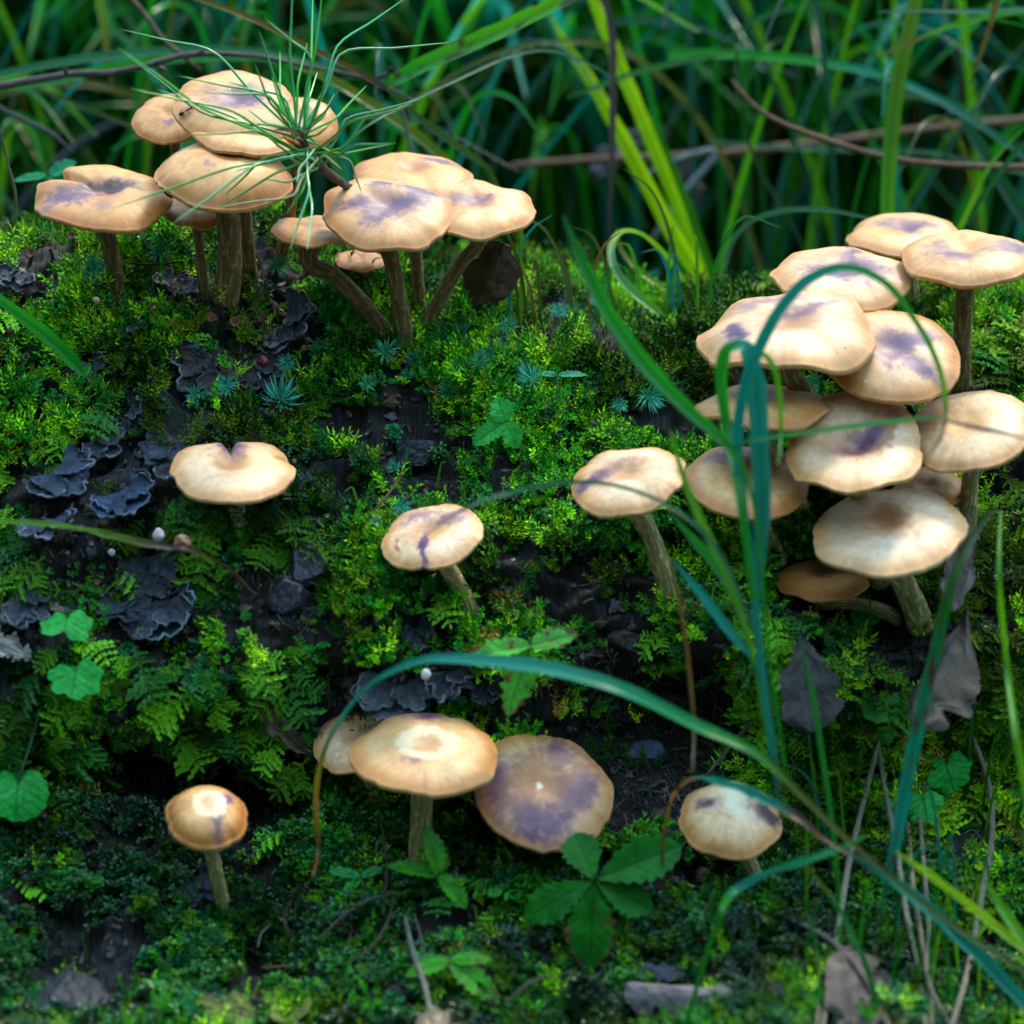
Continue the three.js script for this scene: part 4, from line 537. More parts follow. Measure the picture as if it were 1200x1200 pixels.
stick('grey_stem', 'short grey stem standing behind the violet star mushroom', 'stem', [[470, 125, 1.09], [476, 150, 1.09], [482, 185, 1.09], [490, 260, 1.09]], [1.8, 2.2, 2.4], [0.22, 0.19, 0.14]);
stick('plant_stem', 'thin dry stem with a joint rising beside the notched mushroom', 'stem', [[0, 150, 1.0], [10, 195, 1.0], [18, 228, 1.0], [16, 270, 1.0], [6, 306, 1.0]], [1.3, 1.6, 2, 1.6, 1.6], [0.16, 0.13, 0.06]);
stick('grey_stem', 'bent silvery stem leaning in the thicket behind the lime pair', 'stem', [[748, 216, 1.23], [775, 195, 1.23], [838, 178, 1.23], [800, 228, 1.23], [762, 285, 1.24]], [2.5, 3.5, 4.5, 3.5, 3], [0.3, 0.33, 0.36]);
for (const [l, p, r, c] of [
  ['long pale dry straw standing in front of the others by the dead leaf', [[1030, 868], [1012, 940], [995, 1010], [982, 1090], [962, 1215]], 4, [0.4, 0.34, 0.22]],
  ['pale straw that starts beside the two round leaves and bends to the lower edge', [[1028, 865], [1036, 920], [1050, 990], [1062, 1070], [1076, 1130], [1086, 1215]], 3.6, [0.38, 0.32, 0.24]],
  ['straight straw right beside the bending pale one', [[1064, 962], [1070, 1040], [1080, 1100], [1090, 1160], [1092, 1215]], 3.4, [0.34, 0.27, 0.17]],
  ['third straw of the bundle, thinner and greyer', [[1078, 955], [1082, 1010], [1088, 1085], [1088, 1150], [1120, 1215]], 3, [0.3, 0.25, 0.19]],
  ['wide flat straw among the long yellow moss', [[1140, 862], [1160, 925], [1162, 985], [1150, 1050], [1138, 1120], [1112, 1215]], 4.2, [0.36, 0.29, 0.2]],
  ['short pale straw stub at the lower edge', [[958, 1120], [960, 1160], [956, 1215]], 3, [0.3, 0.27, 0.17]],
  ['grey dry stalk leaning behind the blue green blade', [[894, 826], [870, 858], [828, 908]], 3, [0.3, 0.26, 0.2]],
  ['pale stalk rising from the lower edge under the three small leaves', [[474, 1072], [484, 1115], [496, 1150], [512, 1220]], 3.4, [0.36, 0.33, 0.24]],
  ['thin stalk beside the pale one under the three small leaves', [[485, 1070], [496, 1110], [502, 1160]], 2, [0.26, 0.2, 0.13]],
  ['thin reddish stalk hanging below the curled mushroom stem', [[445, 955], [453, 1000], [452, 1040], [448, 1072]], 1.8, [0.2, 0.1, 0.07]],
  ['arched dry stalk lying over the dark moss', [[472, 1046], [430, 1055], [400, 1075], [372, 1102]], 1.6, [0.24, 0.15, 0.12]],
  ['brown stalk lying across the moss under the ring marked mushroom', [[462, 1052], [452, 1085], [435, 1110], [405, 1130]], 1.6, [0.26, 0.13, 0.04]],
  ['slim twig lying on the moss under the five fingered leaf', [[590, 1178], [620, 1152], [648, 1144], [676, 1140]], 2, [0.2, 0.13, 0.09]],
  ['orange dry stick at the foot of the button mushroom', [[306, 1134], [325, 1133], [345, 1132]], 1.6, [0.45, 0.22, 0.06]],
  ['thin brown stalk with a tufted top by the dark stone', [[478, 530], [468, 560], [450, 585], [432, 605]], 1.8, [0.22, 0.1, 0.05]],
  ['broad dry stalk leaning over the dead leaf at the lower edge', [[938, 1082], [970, 1100], [1000, 1128], [1022, 1160], [1046, 1215]], 4.4, [0.26, 0.19, 0.15]],
  ['hair thin pale stalk curled beside the button mushroom', [[302, 1110], [306, 1095], [318, 1082]], 1.3, [0.36, 0.32, 0.24]],
  ['dark thin twig between the stems of the cluster', [[150, 308], [180, 310], [210, 306]], 1.5, [0.05, 0.04, 0.035]],
]) { const d0 = surfAt(p[0][0], p[0][1]).d; stick('dry_straw', l, 'straw', p.map(([x, y]) => [x, y, Math.min(surfAt(x, y).d - 0.013, d0 + 0.03)]), [r * 0.7, r, r * 0.9, r * 0.6], tint(c, 0.95), { rough: 0.05 }); }
{ // pine sprig
  const off = toPx(mush.dome.C)[2] - 0.998, at = (x, y, d) => at0(x, y, d + off), B = at(354, 160, 0.975), t = thing('pine_sprig', 'pine sprig with long green needles lying over the mushroom cluster', 'pine sprig', B), R = rng(9);
  obj('twig', tube([at(350, 152, .972), at(358, 172, .976), at(372, 190, .985), at(392, 208, 1.0), at(420, 226, 1.02)], [MM(4), MM(5.5), MM(5.5), MM(5), MM(4)], { seg: 50, sides: 10, rough: 0.35, seed: 2, col: [0.13, 0.075, 0.04] }), barkMat, t);
  for (const [x0, y0, x1, y1] of [[353, 158, 322, 152], [354, 156, 366, 150], [358, 168, 344, 160]]) obj('bud_scale', ribbonGeo([[at(x0, y0, .972), MM(4)], [at((x0 + x1) / 2, (y0 + y1) / 2 - 2, .968), MM(7)], [at(x1, y1, .966), MM(1)]], { col: [0.3, 0.15, 0.04], seg: 10 }), dryMat, t);
  const nm = new THREE.MeshPhysicalMaterial({ vertexColors: true, roughness: 0.5, clearcoat: 1, clearcoatRoughness: 0.25 });
  const needle = (x0, y0, x1, y1, bx, by, d1, c, r = 1.55) => { const d0 = 0.973 + 0.006 * R(), a = at(x0, y0, d0), b = at(x1, y1, d1), m = at((x0 + x1) / 2 + bx, (y0 + y1) / 2 + by, (d0 + d1) / 2 - 0.003), m1 = a.clone().lerp(m, 0.55).lerp(b, 0.04), m2 = m.clone().lerp(b, 0.5); obj('needle', tube([a, m1, m, m2, b], [MM(r), MM(r * 1.05), MM(r), MM(r * 0.85), MM(0.5)], { seg: 18, sides: 5, col: tint(c, 0.75 + 0.6 * R()) }), nm, t); };
  const g = [0.06, 0.36, 0.015], b = [0.035, 0.34, 0.09], y = [0.3, 0.28, 0.08];
  for (const [x1, y1, bx, by, d1, c] of [[343, -30, -6, 0, .96, b], [367, -22, 2, 0, .99, g], [380, -25, 4, 0, .97, g], [303, 34, -4, -6, .95, b], [311, 22, 30, -22, .96, b], [387, 57, 4, 0, .96, b], [478, -4, -22, -22, .99, b], [527, 50, -38, -42, 1.0, b], [494, 116, -30, -12, .98, b], [490, 121, -20, -6, .95, g], [465, 168, 0, -12, .95, b], [459, 169, -10, 6, .97, g], [438, 125, 0, 16, .96, g], [140, 34, -4, -44, .98, b], [138, 55, -14, 8, .93, g], [136, 56, -20, 18, .95, g], [152, 104, 10, -16, .93, g], [182, 104, -4, -10, .97, b], [209, 89, 20, -20, .96, g], [237, 108, 14, -20, .94, g], [268, 96, 20, -16, .98, b], [132, 244, 24, -16, .93, g], [201, 263, 16, -26, .93, b], [215, 158, 14, -22, .94, g], [257, 243, 14, -12, .96, g], [274, 201, 20, -14, .95, b], [262, 230, -4, -16, .97, g], [340, 292, 12, -10, .95, b], [360, 293, 6, 0, .94, b], [335, 252, 4, 0, .97, g], [345, 240, -10, 4, .97, b], [424, 226, 10, -10, .97, y], [250, 244, 30, 16, .95, y], [402, 200, -6, -10, .96, y], [328, 60, -8, 0, .99, g], [318, 88, -10, -4, .97, g], [405, 92, 4, 4, .96, b], [392, 110, 6, 2, .98, g], [360, 50, -4, -6, .98, g], [372, 84, -2, 0, 1.0, g], [430, 100, 0, 10, .99, g], [298, 74, -8, 0, .96, g], [290, 128, -6, 4, .99, b], [282, 146, -8, -4, .96, g], [310, 210, -4, 10, .96, b], [348, 214, -8, 4, .95, b], [388, 145, 0, 4, .95, g], [376, 120, 0, 0, .96, b]]) {
    const low = y1 > 195 || (x1 > 430 && y1 > 110) || x1 < 220; needle(low ? 356 + 22 * R() : 345 + 18 * R(), low ? 170 + 28 * R() : 150 + 18 * R(), x1, y1, bx, by, d1, c);
  }
}

// ---------------------------------------------------------------- leaves
const leafVein = (col) => dataTex(128, (u, v) => {
  const x = u * 2 - 1, lat = Math.abs(((v - Math.abs(x) * 0.24) * 7.5 + 20) % 1 - 0.5) * 2, k = 1 - 0.34 * bump(x, 0, 0.045) - 0.24 * smooth(0.8, 1, lat) * smooth(0.02, 0.15, Math.abs(x)) + 0.22 * fbm(u * 9, v * 9, 6, 4); return col ? [k * 0.85, k * 0.85, k * 0.85] : [k - 0.3, k - 0.3, k - 0.3];
});
const lvCol = leafVein(true), lvBump = leafVein(false);
const deadCol = dataTex(128, (u, v) => { const x = u * 2 - 1, k = 0.72 + 0.5 * fbm(u * 7, v * 7, 16, 5) - 0.12 * bump(x, 0, 0.03) - 0.25 * smooth(0.25, 0.45, fbm(u * 5, v * 5, 30, 4)); return [k, k * 0.97, k * 0.93]; }, false), deadBump = dataTex(128, gray((u, v) => { const x = u * 2 - 1, lat = Math.abs(((v - Math.abs(x) * 0.3 + 0.05 * noise(u * 6, v * 6, 3)) * 6 + 20) % 1 - 0.5) * 2; return 0.55 + 0.25 * bump(x, 0, 0.05) + 0.12 * smooth(0.8, 1, lat) + 0.4 * fbm(u * 10, v * 10, 6, 4); }));
const greenLeaf = new THREE.MeshPhysicalMaterial({ vertexColors: true, map: lvCol, bumpMap: lvBump, bumpScale: 0.0014, side: THREE.DoubleSide, roughness: 1, transmission: 0.3, thickness: 0, clearcoat: 0.3, clearcoatRoughness: 0.4, specularIntensity: 0.1 });
const deadLeaf = new THREE.MeshStandardMaterial({ vertexColors: true, map: deadCol, bumpMap: deadBump, bumpScale: 0.0016, side: THREE.DoubleSide, roughness: 0.75 });
function leafGeo(base, tip, wide, nrm, { serr = 0, teeth = 8, fold = 0.25, curl = 0.1, twist = 0, widest = 0.45, blunt = 0.6, col = [0.05, 0.24, 0.02], edge, seed = 1, crumple = 0, roll = 0, rag = 0 } = {}) {
  const z = tip.clone().sub(base), L = z.length(); z.normalize(); const n = nrm.clone().addScaledVector(z, -nrm.dot(z)).normalize(), x = n.clone().cross(z), nv = 72, nu = 16;
  return grid(nu, nv, (i, j) => {
    const t = j / nv, s = i / nu * 2 - 1, k = Math.log(0.5) / Math.log(widest); let w = Math.sin(Math.PI * t ** k) ** blunt * wide / 2;
    const th = serr * 0.8 * (0.5 + 0.5 * Math.cos(6.283 * ((t * teeth) % 1) ** 0.75)) * Math.min(1, t * 4) * Math.min(1, (1 - t) * 8); w *= (1 - th * Math.abs(s) ** 3) * (1 + 0.07 * noise(t * 7, s > 0 ? 5 : 9, seed)) * (1 - rag * Math.max(0, noise(t * 9, s > 0 ? 15 : 19, seed) + 0.15) - rag * 0.3 * Math.max(0, noise(t * 26, s > 0 ? 25 : 29, seed)));
    const zz = L * (t - 0.06 * Math.abs(s) * serr * 2), a = twist * t, xx = w * s, q = xx / (wide / 2);
    let y = fold * Math.abs(xx) - curl * L * (t * t) + roll * q * q * wide * 0.5 + crumple * L * fbm(s * 2 + seed, t * 3, seed, 3) + 0.008 * L * Math.sin(t * Math.min(teeth, 8) * 3.14) * Math.abs(s);
    const X = x.clone().multiplyScalar(Math.cos(a)).addScaledVector(n, Math.sin(a)), Y = n.clone().multiplyScalar(Math.cos(a)).addScaledVector(x, -Math.sin(a));
    let c = tint(col, 0.7 + 0.6 * (0.5 + fbm(s * 2, t * 4, seed + 3, 4))); if (edge && Math.abs(s) * 0.5 + t * 0.55 + 0.35 * fbm(s * 3, t * 5, seed, 3) > 0.78) c = edge; else if (edge && noise(s * 4, t * 8, seed + 20) > 0.66) c = edge;
    return { p: base.clone().addScaledVector(z, zz).addScaledVector(X, xx).addScaledVector(Y, y), uv: [i / nu, t], c };
  });
}
const toEye = (p) => EYE.clone().sub(p).normalize();
function compound(name, label, cat, hub, leaflets, o = {}) { // leaflets: [tip px, py, width px, options]
  const s = surfAt(hub[0], hub[1]), d = (o.d ?? s.d) - (o.lift ?? 0.02), H = at(hub[0], hub[1], d), t = thing(name, label, cat, H, o.group);
  for (const [tx, ty, w, q = {}] of leaflets) {
    const T = at(tx, ty, Math.min(d + (q.dd ?? 0), surfAt(tx, ty).d - 0.01)), B = H.clone().lerp(T, 0.05), nrm = toEye(H).lerp(V(0, 1, 0), q.up ?? 0.5).addScaledVector(RIGHT, q.side ?? 0);
    obj('leaflet', leafGeo(B, T, MM(w, d), nrm, { serr: 0.3, teeth: 7, seed: tx, col: o.col, ...q }), greenLeaf, t);
  }
  const [fx, fy] = o.foot ?? [hub[0] + 4, hub[1] + 30], f = surfAt(fx, fy).p;
  obj('petiole', tube([H, H.clone().lerp(f, 0.5).addScaledVector(UPV, 0.002), f], [MM(1.5), MM(1.6), MM(1.8)], { seg: 12, sides: 6, col: [0.1, 0.16, 0.03] }), barkMat, t);
}
const RED = [0.2, 0.06, 0.03], LG = [0.04, 0.46, 0.06], TRI = 'three leaved seedlings on the mossy log';
compound('seedling', 'three leaved seedling at the middle of the upper moss with two thin stalks', 'seedling', [592, 495], [[583, 464, 34], [552, 520, 32], [608, 526, 30]], { foot: [575, 560], col: LG, group: TRI });
compound('seedling', 'large leaved seedling just above the arching blue green blade', 'seedling', [622, 757], [[543, 768, 34, { up: 0.7, edge: RED, fold: 0.45 }], [678, 740, 34, { up: 0.6, edge: RED }], [592, 842, 46, { serr: 0.4, edge: RED }]], { lift: 0.035, foot: [640, 820], col: [0.1, 0.5, 0.05], group: TRI });
compound('seedling', 'tiny seedling of three pale leaflets below the hanging blade tip', 'seedling', [423, 1028], [[384, 1018, 18, { up: 0.8 }], [449, 1016, 16, { up: 0.8 }], [402, 1046, 18, { up: 0.8 }]], { lift: 0.008, col: [0.04, 0.42, 0.1], group: TRI });
compound('seedling', 'seedling of three narrow leaves at the foot of the ring marked mushroom', 'seedling', [513, 1026], [[451, 1011, 24, { up: 0.6, fold: 0.5 }], [506, 966, 34, { side: 0.6, curl: 0.2 }], [549, 1064, 30, { side: 0.4, fold: 0.5 }]], { lift: 0.016, col: [0.06, 0.36, 0.015], group: TRI });
compound('seedling', 'seedling near the lower edge with reddened leaf margins', 'seedling', [528, 1126], [[473, 1141, 30, { up: 0.7, edge: RED }], [579, 1122, 24, { up: 0.8, edge: RED }], [587, 1174, 36, { edge: RED }]], { lift: 0.015, col: [0.07, 0.42, 0.015], group: TRI });
compound('seedling', 'little blue green seedling of flat leaves at the crest of the middle moss', 'seedling', [653, 440], [[627, 436, 14, { up: 0.8 }], [689, 437, 14, { up: 0.8 }], [650, 449, 14, { up: 0.8 }]], { lift: 0.012, col: [0.03, 0.36, 0.16], group: TRI });
compound('seedling', 'light green seedling of smooth leaves behind the notched mushroom', 'seedling', [57, 206], [[15, 209, 14, { serr: 0, up: 0.7 }], [88, 188, 20, { serr: 0, up: 0.6 }], [97, 220, 24, { serr: 0, up: 0.5 }]], { d: 1.06, lift: 0, foot: [60, 285], col: [0.03, 0.4, 0.14], group: TRI });
compound('five_fingered_leaf', 'large dark green leaf of five toothed fingers under the violet blotched mushroom', 'leaf', [696, 1032], [[610, 1076, 50, { fold: 0.1 }], [690, 1140, 62, { edge: [0.16, 0.08, 0.03] }], [768, 1068, 46, {}], [800, 988, 60, {}], [672, 972, 50, { dd: 0.012 }]].map((q) => [q[0], q[1], q[2], { serr: 0.2, teeth: 8, widest: 0.6, up: 0.35, blunt: 0.7, ...q[3] }]), { lift: 0.03, foot: [700, 1060], col: [0.01, 0.19, 0.008] });
function roundLeaf(label, px, py, r, o = {}) { // kidney shaped leaf on a stalk
  const s = surfAt(px, py), d = s.d - (o.lift ?? 0.012), C = at(px, py, d), n = toEye(C).lerp(V(0, 1, 0), o.up ?? 0.4).addScaledVector(RIGHT, o.side ?? 0).normalize(), z = V(Math.sin(o.turn ?? 0), 0, Math.cos(o.turn ?? 0)); z.addScaledVector(n, -z.dot(n)).normalize(); const x = n.clone().cross(z), a = MM(r, d);
  const t = thing('round_leaf', label, 'leaf', C, 'small round leaves growing through the moss');
  obj('leaf_blade', grid(56, 10, (i, j) => { const th = i / 56 * 6.2832, q = j / 10, no = Math.abs(((th / 6.2832 + 0.25) % 1) - 0.5) * 2, R0 = a * (1 - 0.55 * bump(no, 1, 0.09)) * (1 + (o.wavy ?? 0.07) * Math.cos(th * 7 + r) + 0.03 * Math.cos(th * 15)) * q, bite = o.bite ? 1 - o.bite * bump(th, o.biteAt ?? 2.6, 0.32) : 1; const X = R0 * bite * Math.cos(th) * (o.wide ?? 1.1), Z = R0 * bite * Math.sin(th); return { p: C.clone().addScaledVector(x, X).addScaledVector(z, Z).addScaledVector(n, a * (0.16 * q * q * Math.cos(th * 2 + r) - (o.cup ?? 0.12) * q * q)), uv: [0.5 + X / a / 2.4, 0.5 + Z / a / 2.4], c: tint(o.col ?? [0.03, 0.52, 0.07], 0.9 + 0.25 * noise(X * 900, Z * 900, r)) }; }), greenLeaf, t);
  const f = o.stalk ? at(o.stalk[0], o.stalk[1], d + 0.004) : surfAt(px + 4, py + r * 1.3).p;
  obj('stalk', tube([C.clone().addScaledVector(z, -a * 0.4), C.clone().lerp(f, 0.5), f], [MM(1.6), MM(1.9), MM(2.1)], { seg: 12, sides: 6, col: [0.08, 0.24, 0.06] }), barkMat, t);
}
roundLeaf('bright heart shaped leaf on a long stalk at the lower edge of the dark lichens', 20, 928, 33, { up: 0.3, lift: 0.02, stalk: [52, 812], turn: 0.1, wavy: 0.01, cup: 0.25 });
roundLeaf('scalloped green leaf folded like a moustache below the withered blade', 77, 731, 27, { up: 0.75, bite: 0.6, biteAt: 1.6, wide: 1.1 });
roundLeaf('lobed bright leaf just under the moustache shaped one', 88, 792, 28, { bite: 0.6, biteAt: 4.2, wavy: 0.09, lift: 0.016 });
roundLeaf('nibbled round leaf above the dry straw bundle', 1111, 902, 25, { bite: 0.5, biteAt: 3.6, side: -0.2 });
roundLeaf('pale round leaf half covered by the rusty edged blade', 1052, 948, 19, { col: [0.09, 0.42, 0.07] });
roundLeaf('round leaf with a hole mark beside the rusty edged blade', 1084, 944, 22, { bite: 0.5, biteAt: 0.4 });
roundLeaf('dark green cupped leaf at the straw tops', 1033, 856, 17, { col: [0.05, 0.4, 0.03], cup: 0.3 });
roundLeaf('small flat leaf lying on top of the dark cupped one', 1026, 836, 14, { up: 0.8, col: [0.05, 0.26, 0.02] });
roundLeaf('tiny round leaf at the corner of the folded dead leaf', 1045, 818, 8, { lift: 0.008, col: [0.03, 0.2, 0.02] });
roundLeaf('small leaf in the shade under the large cream mushroom', 1016, 716, 18, { lift: 0.006 });
function leaf(name, label, b, t, w, o = {}) { // one leaf between two picture points at its own depths
  const B = at(b[0], b[1], b[2] ?? surfAt(b[0], b[1]).d - 0.008), T = at(t[0], t[1], t[2] ?? surfAt(t[0], t[1]).d - 0.01), n = toEye(B).lerp(V(0, 1, 0), o.up ?? 0.35).addScaledVector(RIGHT, o.side ?? 0);
  return tag(obj(name, leafGeo(B, T, MM(w, 0.95), n, { seed: b[0], teeth: 10, rag: o.green ? 0 : 0.45, ...(o.green ? {} : { crumple: 0.06 }), ...o }), o.green ? greenLeaf : deadLeaf), label, 'leaf', o.group);
}
const GB = [0.06, 0.047, 0.045], TAN_ = [0.26, 0.17, 0.1];
leaf('dead_leaf', 'grey triangular dead leaf standing in the moss below the brown mushroom', [938, 735, .895], [952, 858, .885], 86, { widest: 0.68, blunt: 0.8, fold: 0.12, curl: 0.06, serr: 0.06, teeth: 22, rag: 0.25, crumple: 0.05, col: GB, up: 0.1 });
leaf('dead_leaf', 'large grey brown dead leaf folded at the foot of the tiers', [1135, 715, .9], [1068, 838, .87], 76, { widest: 0.6, fold: -0.6, col: [0.09, 0.06, 0.042], up: 0.3, crumple: 0.1, roll: -0.3, blunt: 0.7, side: -0.4 });
leaf('dead_leaf', 'narrow brown dead leaf leaning against the mushroom stems of the tiers', [1128, 608, .92], [1118, 706, .885], 44, { fold: 0.5, col: [0.2, 0.14, 0.12], up: 0.1, crumple: 0.03, blunt: 0.4 });
leaf('dead_leaf', 'dark brown curled dead leaf standing on the crest beside the slanting stem', [556, 362, 1.0], [592, 290, .985], 72, { widest: 0.55, serr: 0, rag: 0.3, fold: -0.5, roll: 0.4, twist: 0.3, col: [0.12, 0.06, 0.035], up: 0.0, crumple: 0.08, blunt: 0.45 });
leaf('dead_leaf', 'pinkish grey dead leaf lying behind the slim stem of the cluster', [198, 303, 1.03], [262, 307, 1.03], 34, { col: [0.38, 0.25, 0.22], up: 0.8, fold: 0.3, crumple: 0.06, blunt: 0.45 });
leaf('dead_leaf', 'dark brown rolled dead leaf beneath the flat low mushroom', [312, 318, 1.06], [392, 306, 1.05], 46, { col: [0.1, 0.06, 0.045], up: 0.4, roll: -0.7, blunt: 0.4, crumple: 0.04 });
leaf('dead_leaf', 'purplish dead leaf on the moss between the two groups of stems', [340, 338, 1.015], [408, 328, 1.015], 26, { col: [0.13, 0.05, 0.07], up: 0.8, fold: 0.3, crumple: 0.06 });
leaf('dead_leaf', 'brown pointed dead leaf twisted in the dark hollow', [305, 828], [366, 892], 26, { col: [0.19, 0.12, 0.07], fold: 0.7, widest: 0.35, twist: 0.8 });
leaf('dead_leaf', 'wrinkled dead leaf at the foot of the dry straws by the lower edge', [1010, 1118], [1000, 1215], 70, { col: [0.13, 0.095, 0.08], fold: 0.3, crumple: 0.09, roll: 0.3, blunt: 0.5 });
leaf('dead_leaf', 'tan ragged dead leaf sticking up at the lower edge', [512, 1225], [525, 1170], 60, { col: [0.38, 0.27, 0.17], crumple: 0.1, serr: 0.3, blunt: 0.4 });
leaf('dead_leaf', 'pale shrivelled leaf scrap at the outer edge of the dark lichens', [-20, 745], [38, 770], 40, { col: [0.3, 0.26, 0.24], crumple: 0.14, serr: 0.3, blunt: 0.4 });
leaf('yellowing_leaf', 'olive yellow fallen leaf beneath the button mushroom', [300, 1192], [226, 1172], 44, { col: [0.14, 0.17, 0.015], up: 0.6, edge: BROWN, fold: 0.2, blunt: 0.5 });
leaf('yellowing_leaf', 'yellow green leaf with a brown tip standing at the lower edge', [338, 1205], [334, 1140], 52, { col: [0.14, 0.2, 0.015], edge: [0.16, 0.08, 0.04], fold: 0.3, blunt: 0.5 });
leaf('green_leaf', 'pale toothed leaf behind the stem of the top tier mushroom', [1165, 345, 1.1], [1080, 345, 1.1], 52, { green: true, serr: 0.25, col: [0.2, 0.45, 0.2], up: 0.6, blunt: 0.5 });
leaf('green_leaf', 'dark leaf beside the tall dark mushroom stem, the upper of two', [1225, 372, 1.06], [1158, 370, 1.05], 34, { green: true, col: [0.03, 0.15, 0.03], up: 0.5 });
leaf('green_leaf', 'dark leaf beside the tall dark mushroom stem, the lower of two', [1230, 402, 1.04], [1165, 405, 1.03], 32, { green: true, col: [0.03, 0.17, 0.03], up: 0.4 });
leaf('green_leaf', 'small pale leaf edge between the top tier caps and the picture corner', [1215, 320, 1.1], [1165, 332, 1.1], 26, { green: true, serr: 0.2, col: [0.16, 0.4, 0.16], up: 0.6 });
leaf('green_leaf', 'yellow green leaf seen on edge behind the wavy cap', [905, 338, 1.05], [800, 382, 1.02], 30, { green: true, serr: 0.3, col: [0.4, 0.5, 0.03], up: 0.95, fold: 0.9 });
leaf('green_leaf', 'small turquoise leaf lying on the crest behind the slanting blade', [735, 335, 1.09], [650, 342, 1.07], 22, { green: true, col: [0.1, 0.34, 0.2], up: 0.9, blunt: 0.5 });
leaf('dead_leaf', 'blurred mauve dead leaf caught in the grass behind the lime pair', [690, 205, 1.28], [760, 150, 1.28], 46, { col: [0.17, 0.12, 0.15], crumple: 0.1, blunt: 0.5 });
leaf('dead_leaf', 'blurred dark dead leaf hanging behind the foot of the lime pair', [800, 180, 1.3], [805, 260, 1.3], 60, { col: [0.06, 0.035, 0.035], crumple: 0.1, blunt: 0.4 });
leaf('leaf_roll', 'pale rolled strip of birch bark lying on the moss at the lower edge', [732, 1155], [852, 1162], 54, { col: [0.25, 0.2, 0.21], up: 0.75, roll: -1.5, fold: 0, curl: 0, blunt: 0.2, crumple: 0.03 });
leaf('leaf_roll', 'bluish dark bark strip just above the pale rolled bark', [738, 1132], [800, 1140], 24, { col: [0.05, 0.055, 0.09], up: 0.7, roll: -0.6, blunt: 0.3 });

// ---------------------------------------------------------------- lichens, cups, star moss, chips
const lichenMat = new THREE.MeshPhysicalMaterial({ vertexColors: true, map: dataTex(128, gray((u, v) => 0.8 + 0.35 * fbm(u * 12, v * 12, 8, 4))), bumpMap: soilBump, bumpScale: 0.0012, roughness: 0.62, side: THREE.DoubleSide, clearcoat: 0.12, clearcoatRoughness: 0.4 });
function lichen(label, px, py, r, turn, o = {}) { // a lobed leathery sheet with a pale curled margin; turn: direction of growth in the picture, 0 down
  const s = surfAt(px, py), n = s.n.clone().lerp(toEye(s.p), 0.35).lerp(V(0, 1, 0), o.up ?? 0.1).normalize(), g = UPV.clone().multiplyScalar(-Math.cos(turn)).addScaledVector(RIGHT, Math.sin(turn)); g.addScaledVector(n, -g.dot(n)).normalize(); const x = n.clone().cross(g), a = MM(r, s.d), R = rng(px * 7 + py), ph = R() * 6, nl = o.lobes ?? 5 + Math.floor(R() * 3), c = tint(o.col ?? [0.034, 0.04, 0.055], 1.9);
  const t = thing('pelt_lichen', label, 'lichen', s.p, 'dark pelt lichens on the log'), NT = 84, NR = 14, half = 1.75;
  for (const [dx, dg, k, dt, up] of [[0, 0, 1, 0, 0.0035], [-0.55, 0.1, 0.62, -0.5, 0.0045], [0.5, -0.15, 0.66, 0.55, 0.005]]) {
    const G = g.clone().applyAxisAngle(n, dt + 0.3 * (R() - 0.5)), xx = n.clone().cross(G), b = a * k, ph = R() * 6, C = s.p.clone().addScaledVector(n, up).addScaledVector(x, dx * a).addScaledVector(g, dg * a), edge = [];
    const f = (u, q) => { const th = (u - 0.5) * 2 * half, sc = Math.abs(Math.sin(th * nl * 0.62 + ph)), rad = b * (0.74 + 0.3 * Math.cos(th * 0.9)) * (0.86 + 0.26 * sc ** 0.6 + 0.14 * noise(u * 15, px, k * 9) + 0.06 * noise(u * 44, px, k * 9)) * q, lift = b * (0.2 * q ** 5 * (0.35 + sc) + 0.2 * fbm(q * Math.cos(th) * 2.4, q * Math.sin(th) * 2.4, px + k * 9, 3) + 0.05 * q); return C.clone().addScaledVector(G, rad * Math.cos(th) - b * 0.35).addScaledVector(xx, rad * Math.sin(th)).addScaledVector(n, lift); };
    obj('lobe', grid(NT, NR, (i, j) => { const q = j / NR, p = f(i / NT, q); if (j === NR) edge.push(p); return { p, uv: [i / 24, q], c: tint(c, 0.6 + 0.9 * (0.5 + fbm(i * 0.13, q * 3, py + k, 3))) }; }), lichenMat, t);
    obj('margin', tube(edge, [0.5, 1.3, 0.8, 1.7, 1.1, 1.5, 0.6].map((q) => MM(q)), { seg: 130, sides: 6, rough: 0.5, seed: px, col: (q) => tint(o.edge ?? [0.26, 0.29, 0.34], 1.25 * clamp(0.6 + 1.0 * noise(q * 11, px, k * 7), 0.08, 1.3)) }), lichenMat, t);
  }
}
for (const [l, x, y, r, ...a] of LICHENS) lichen(l, x, y, r * 0.95, ...a);
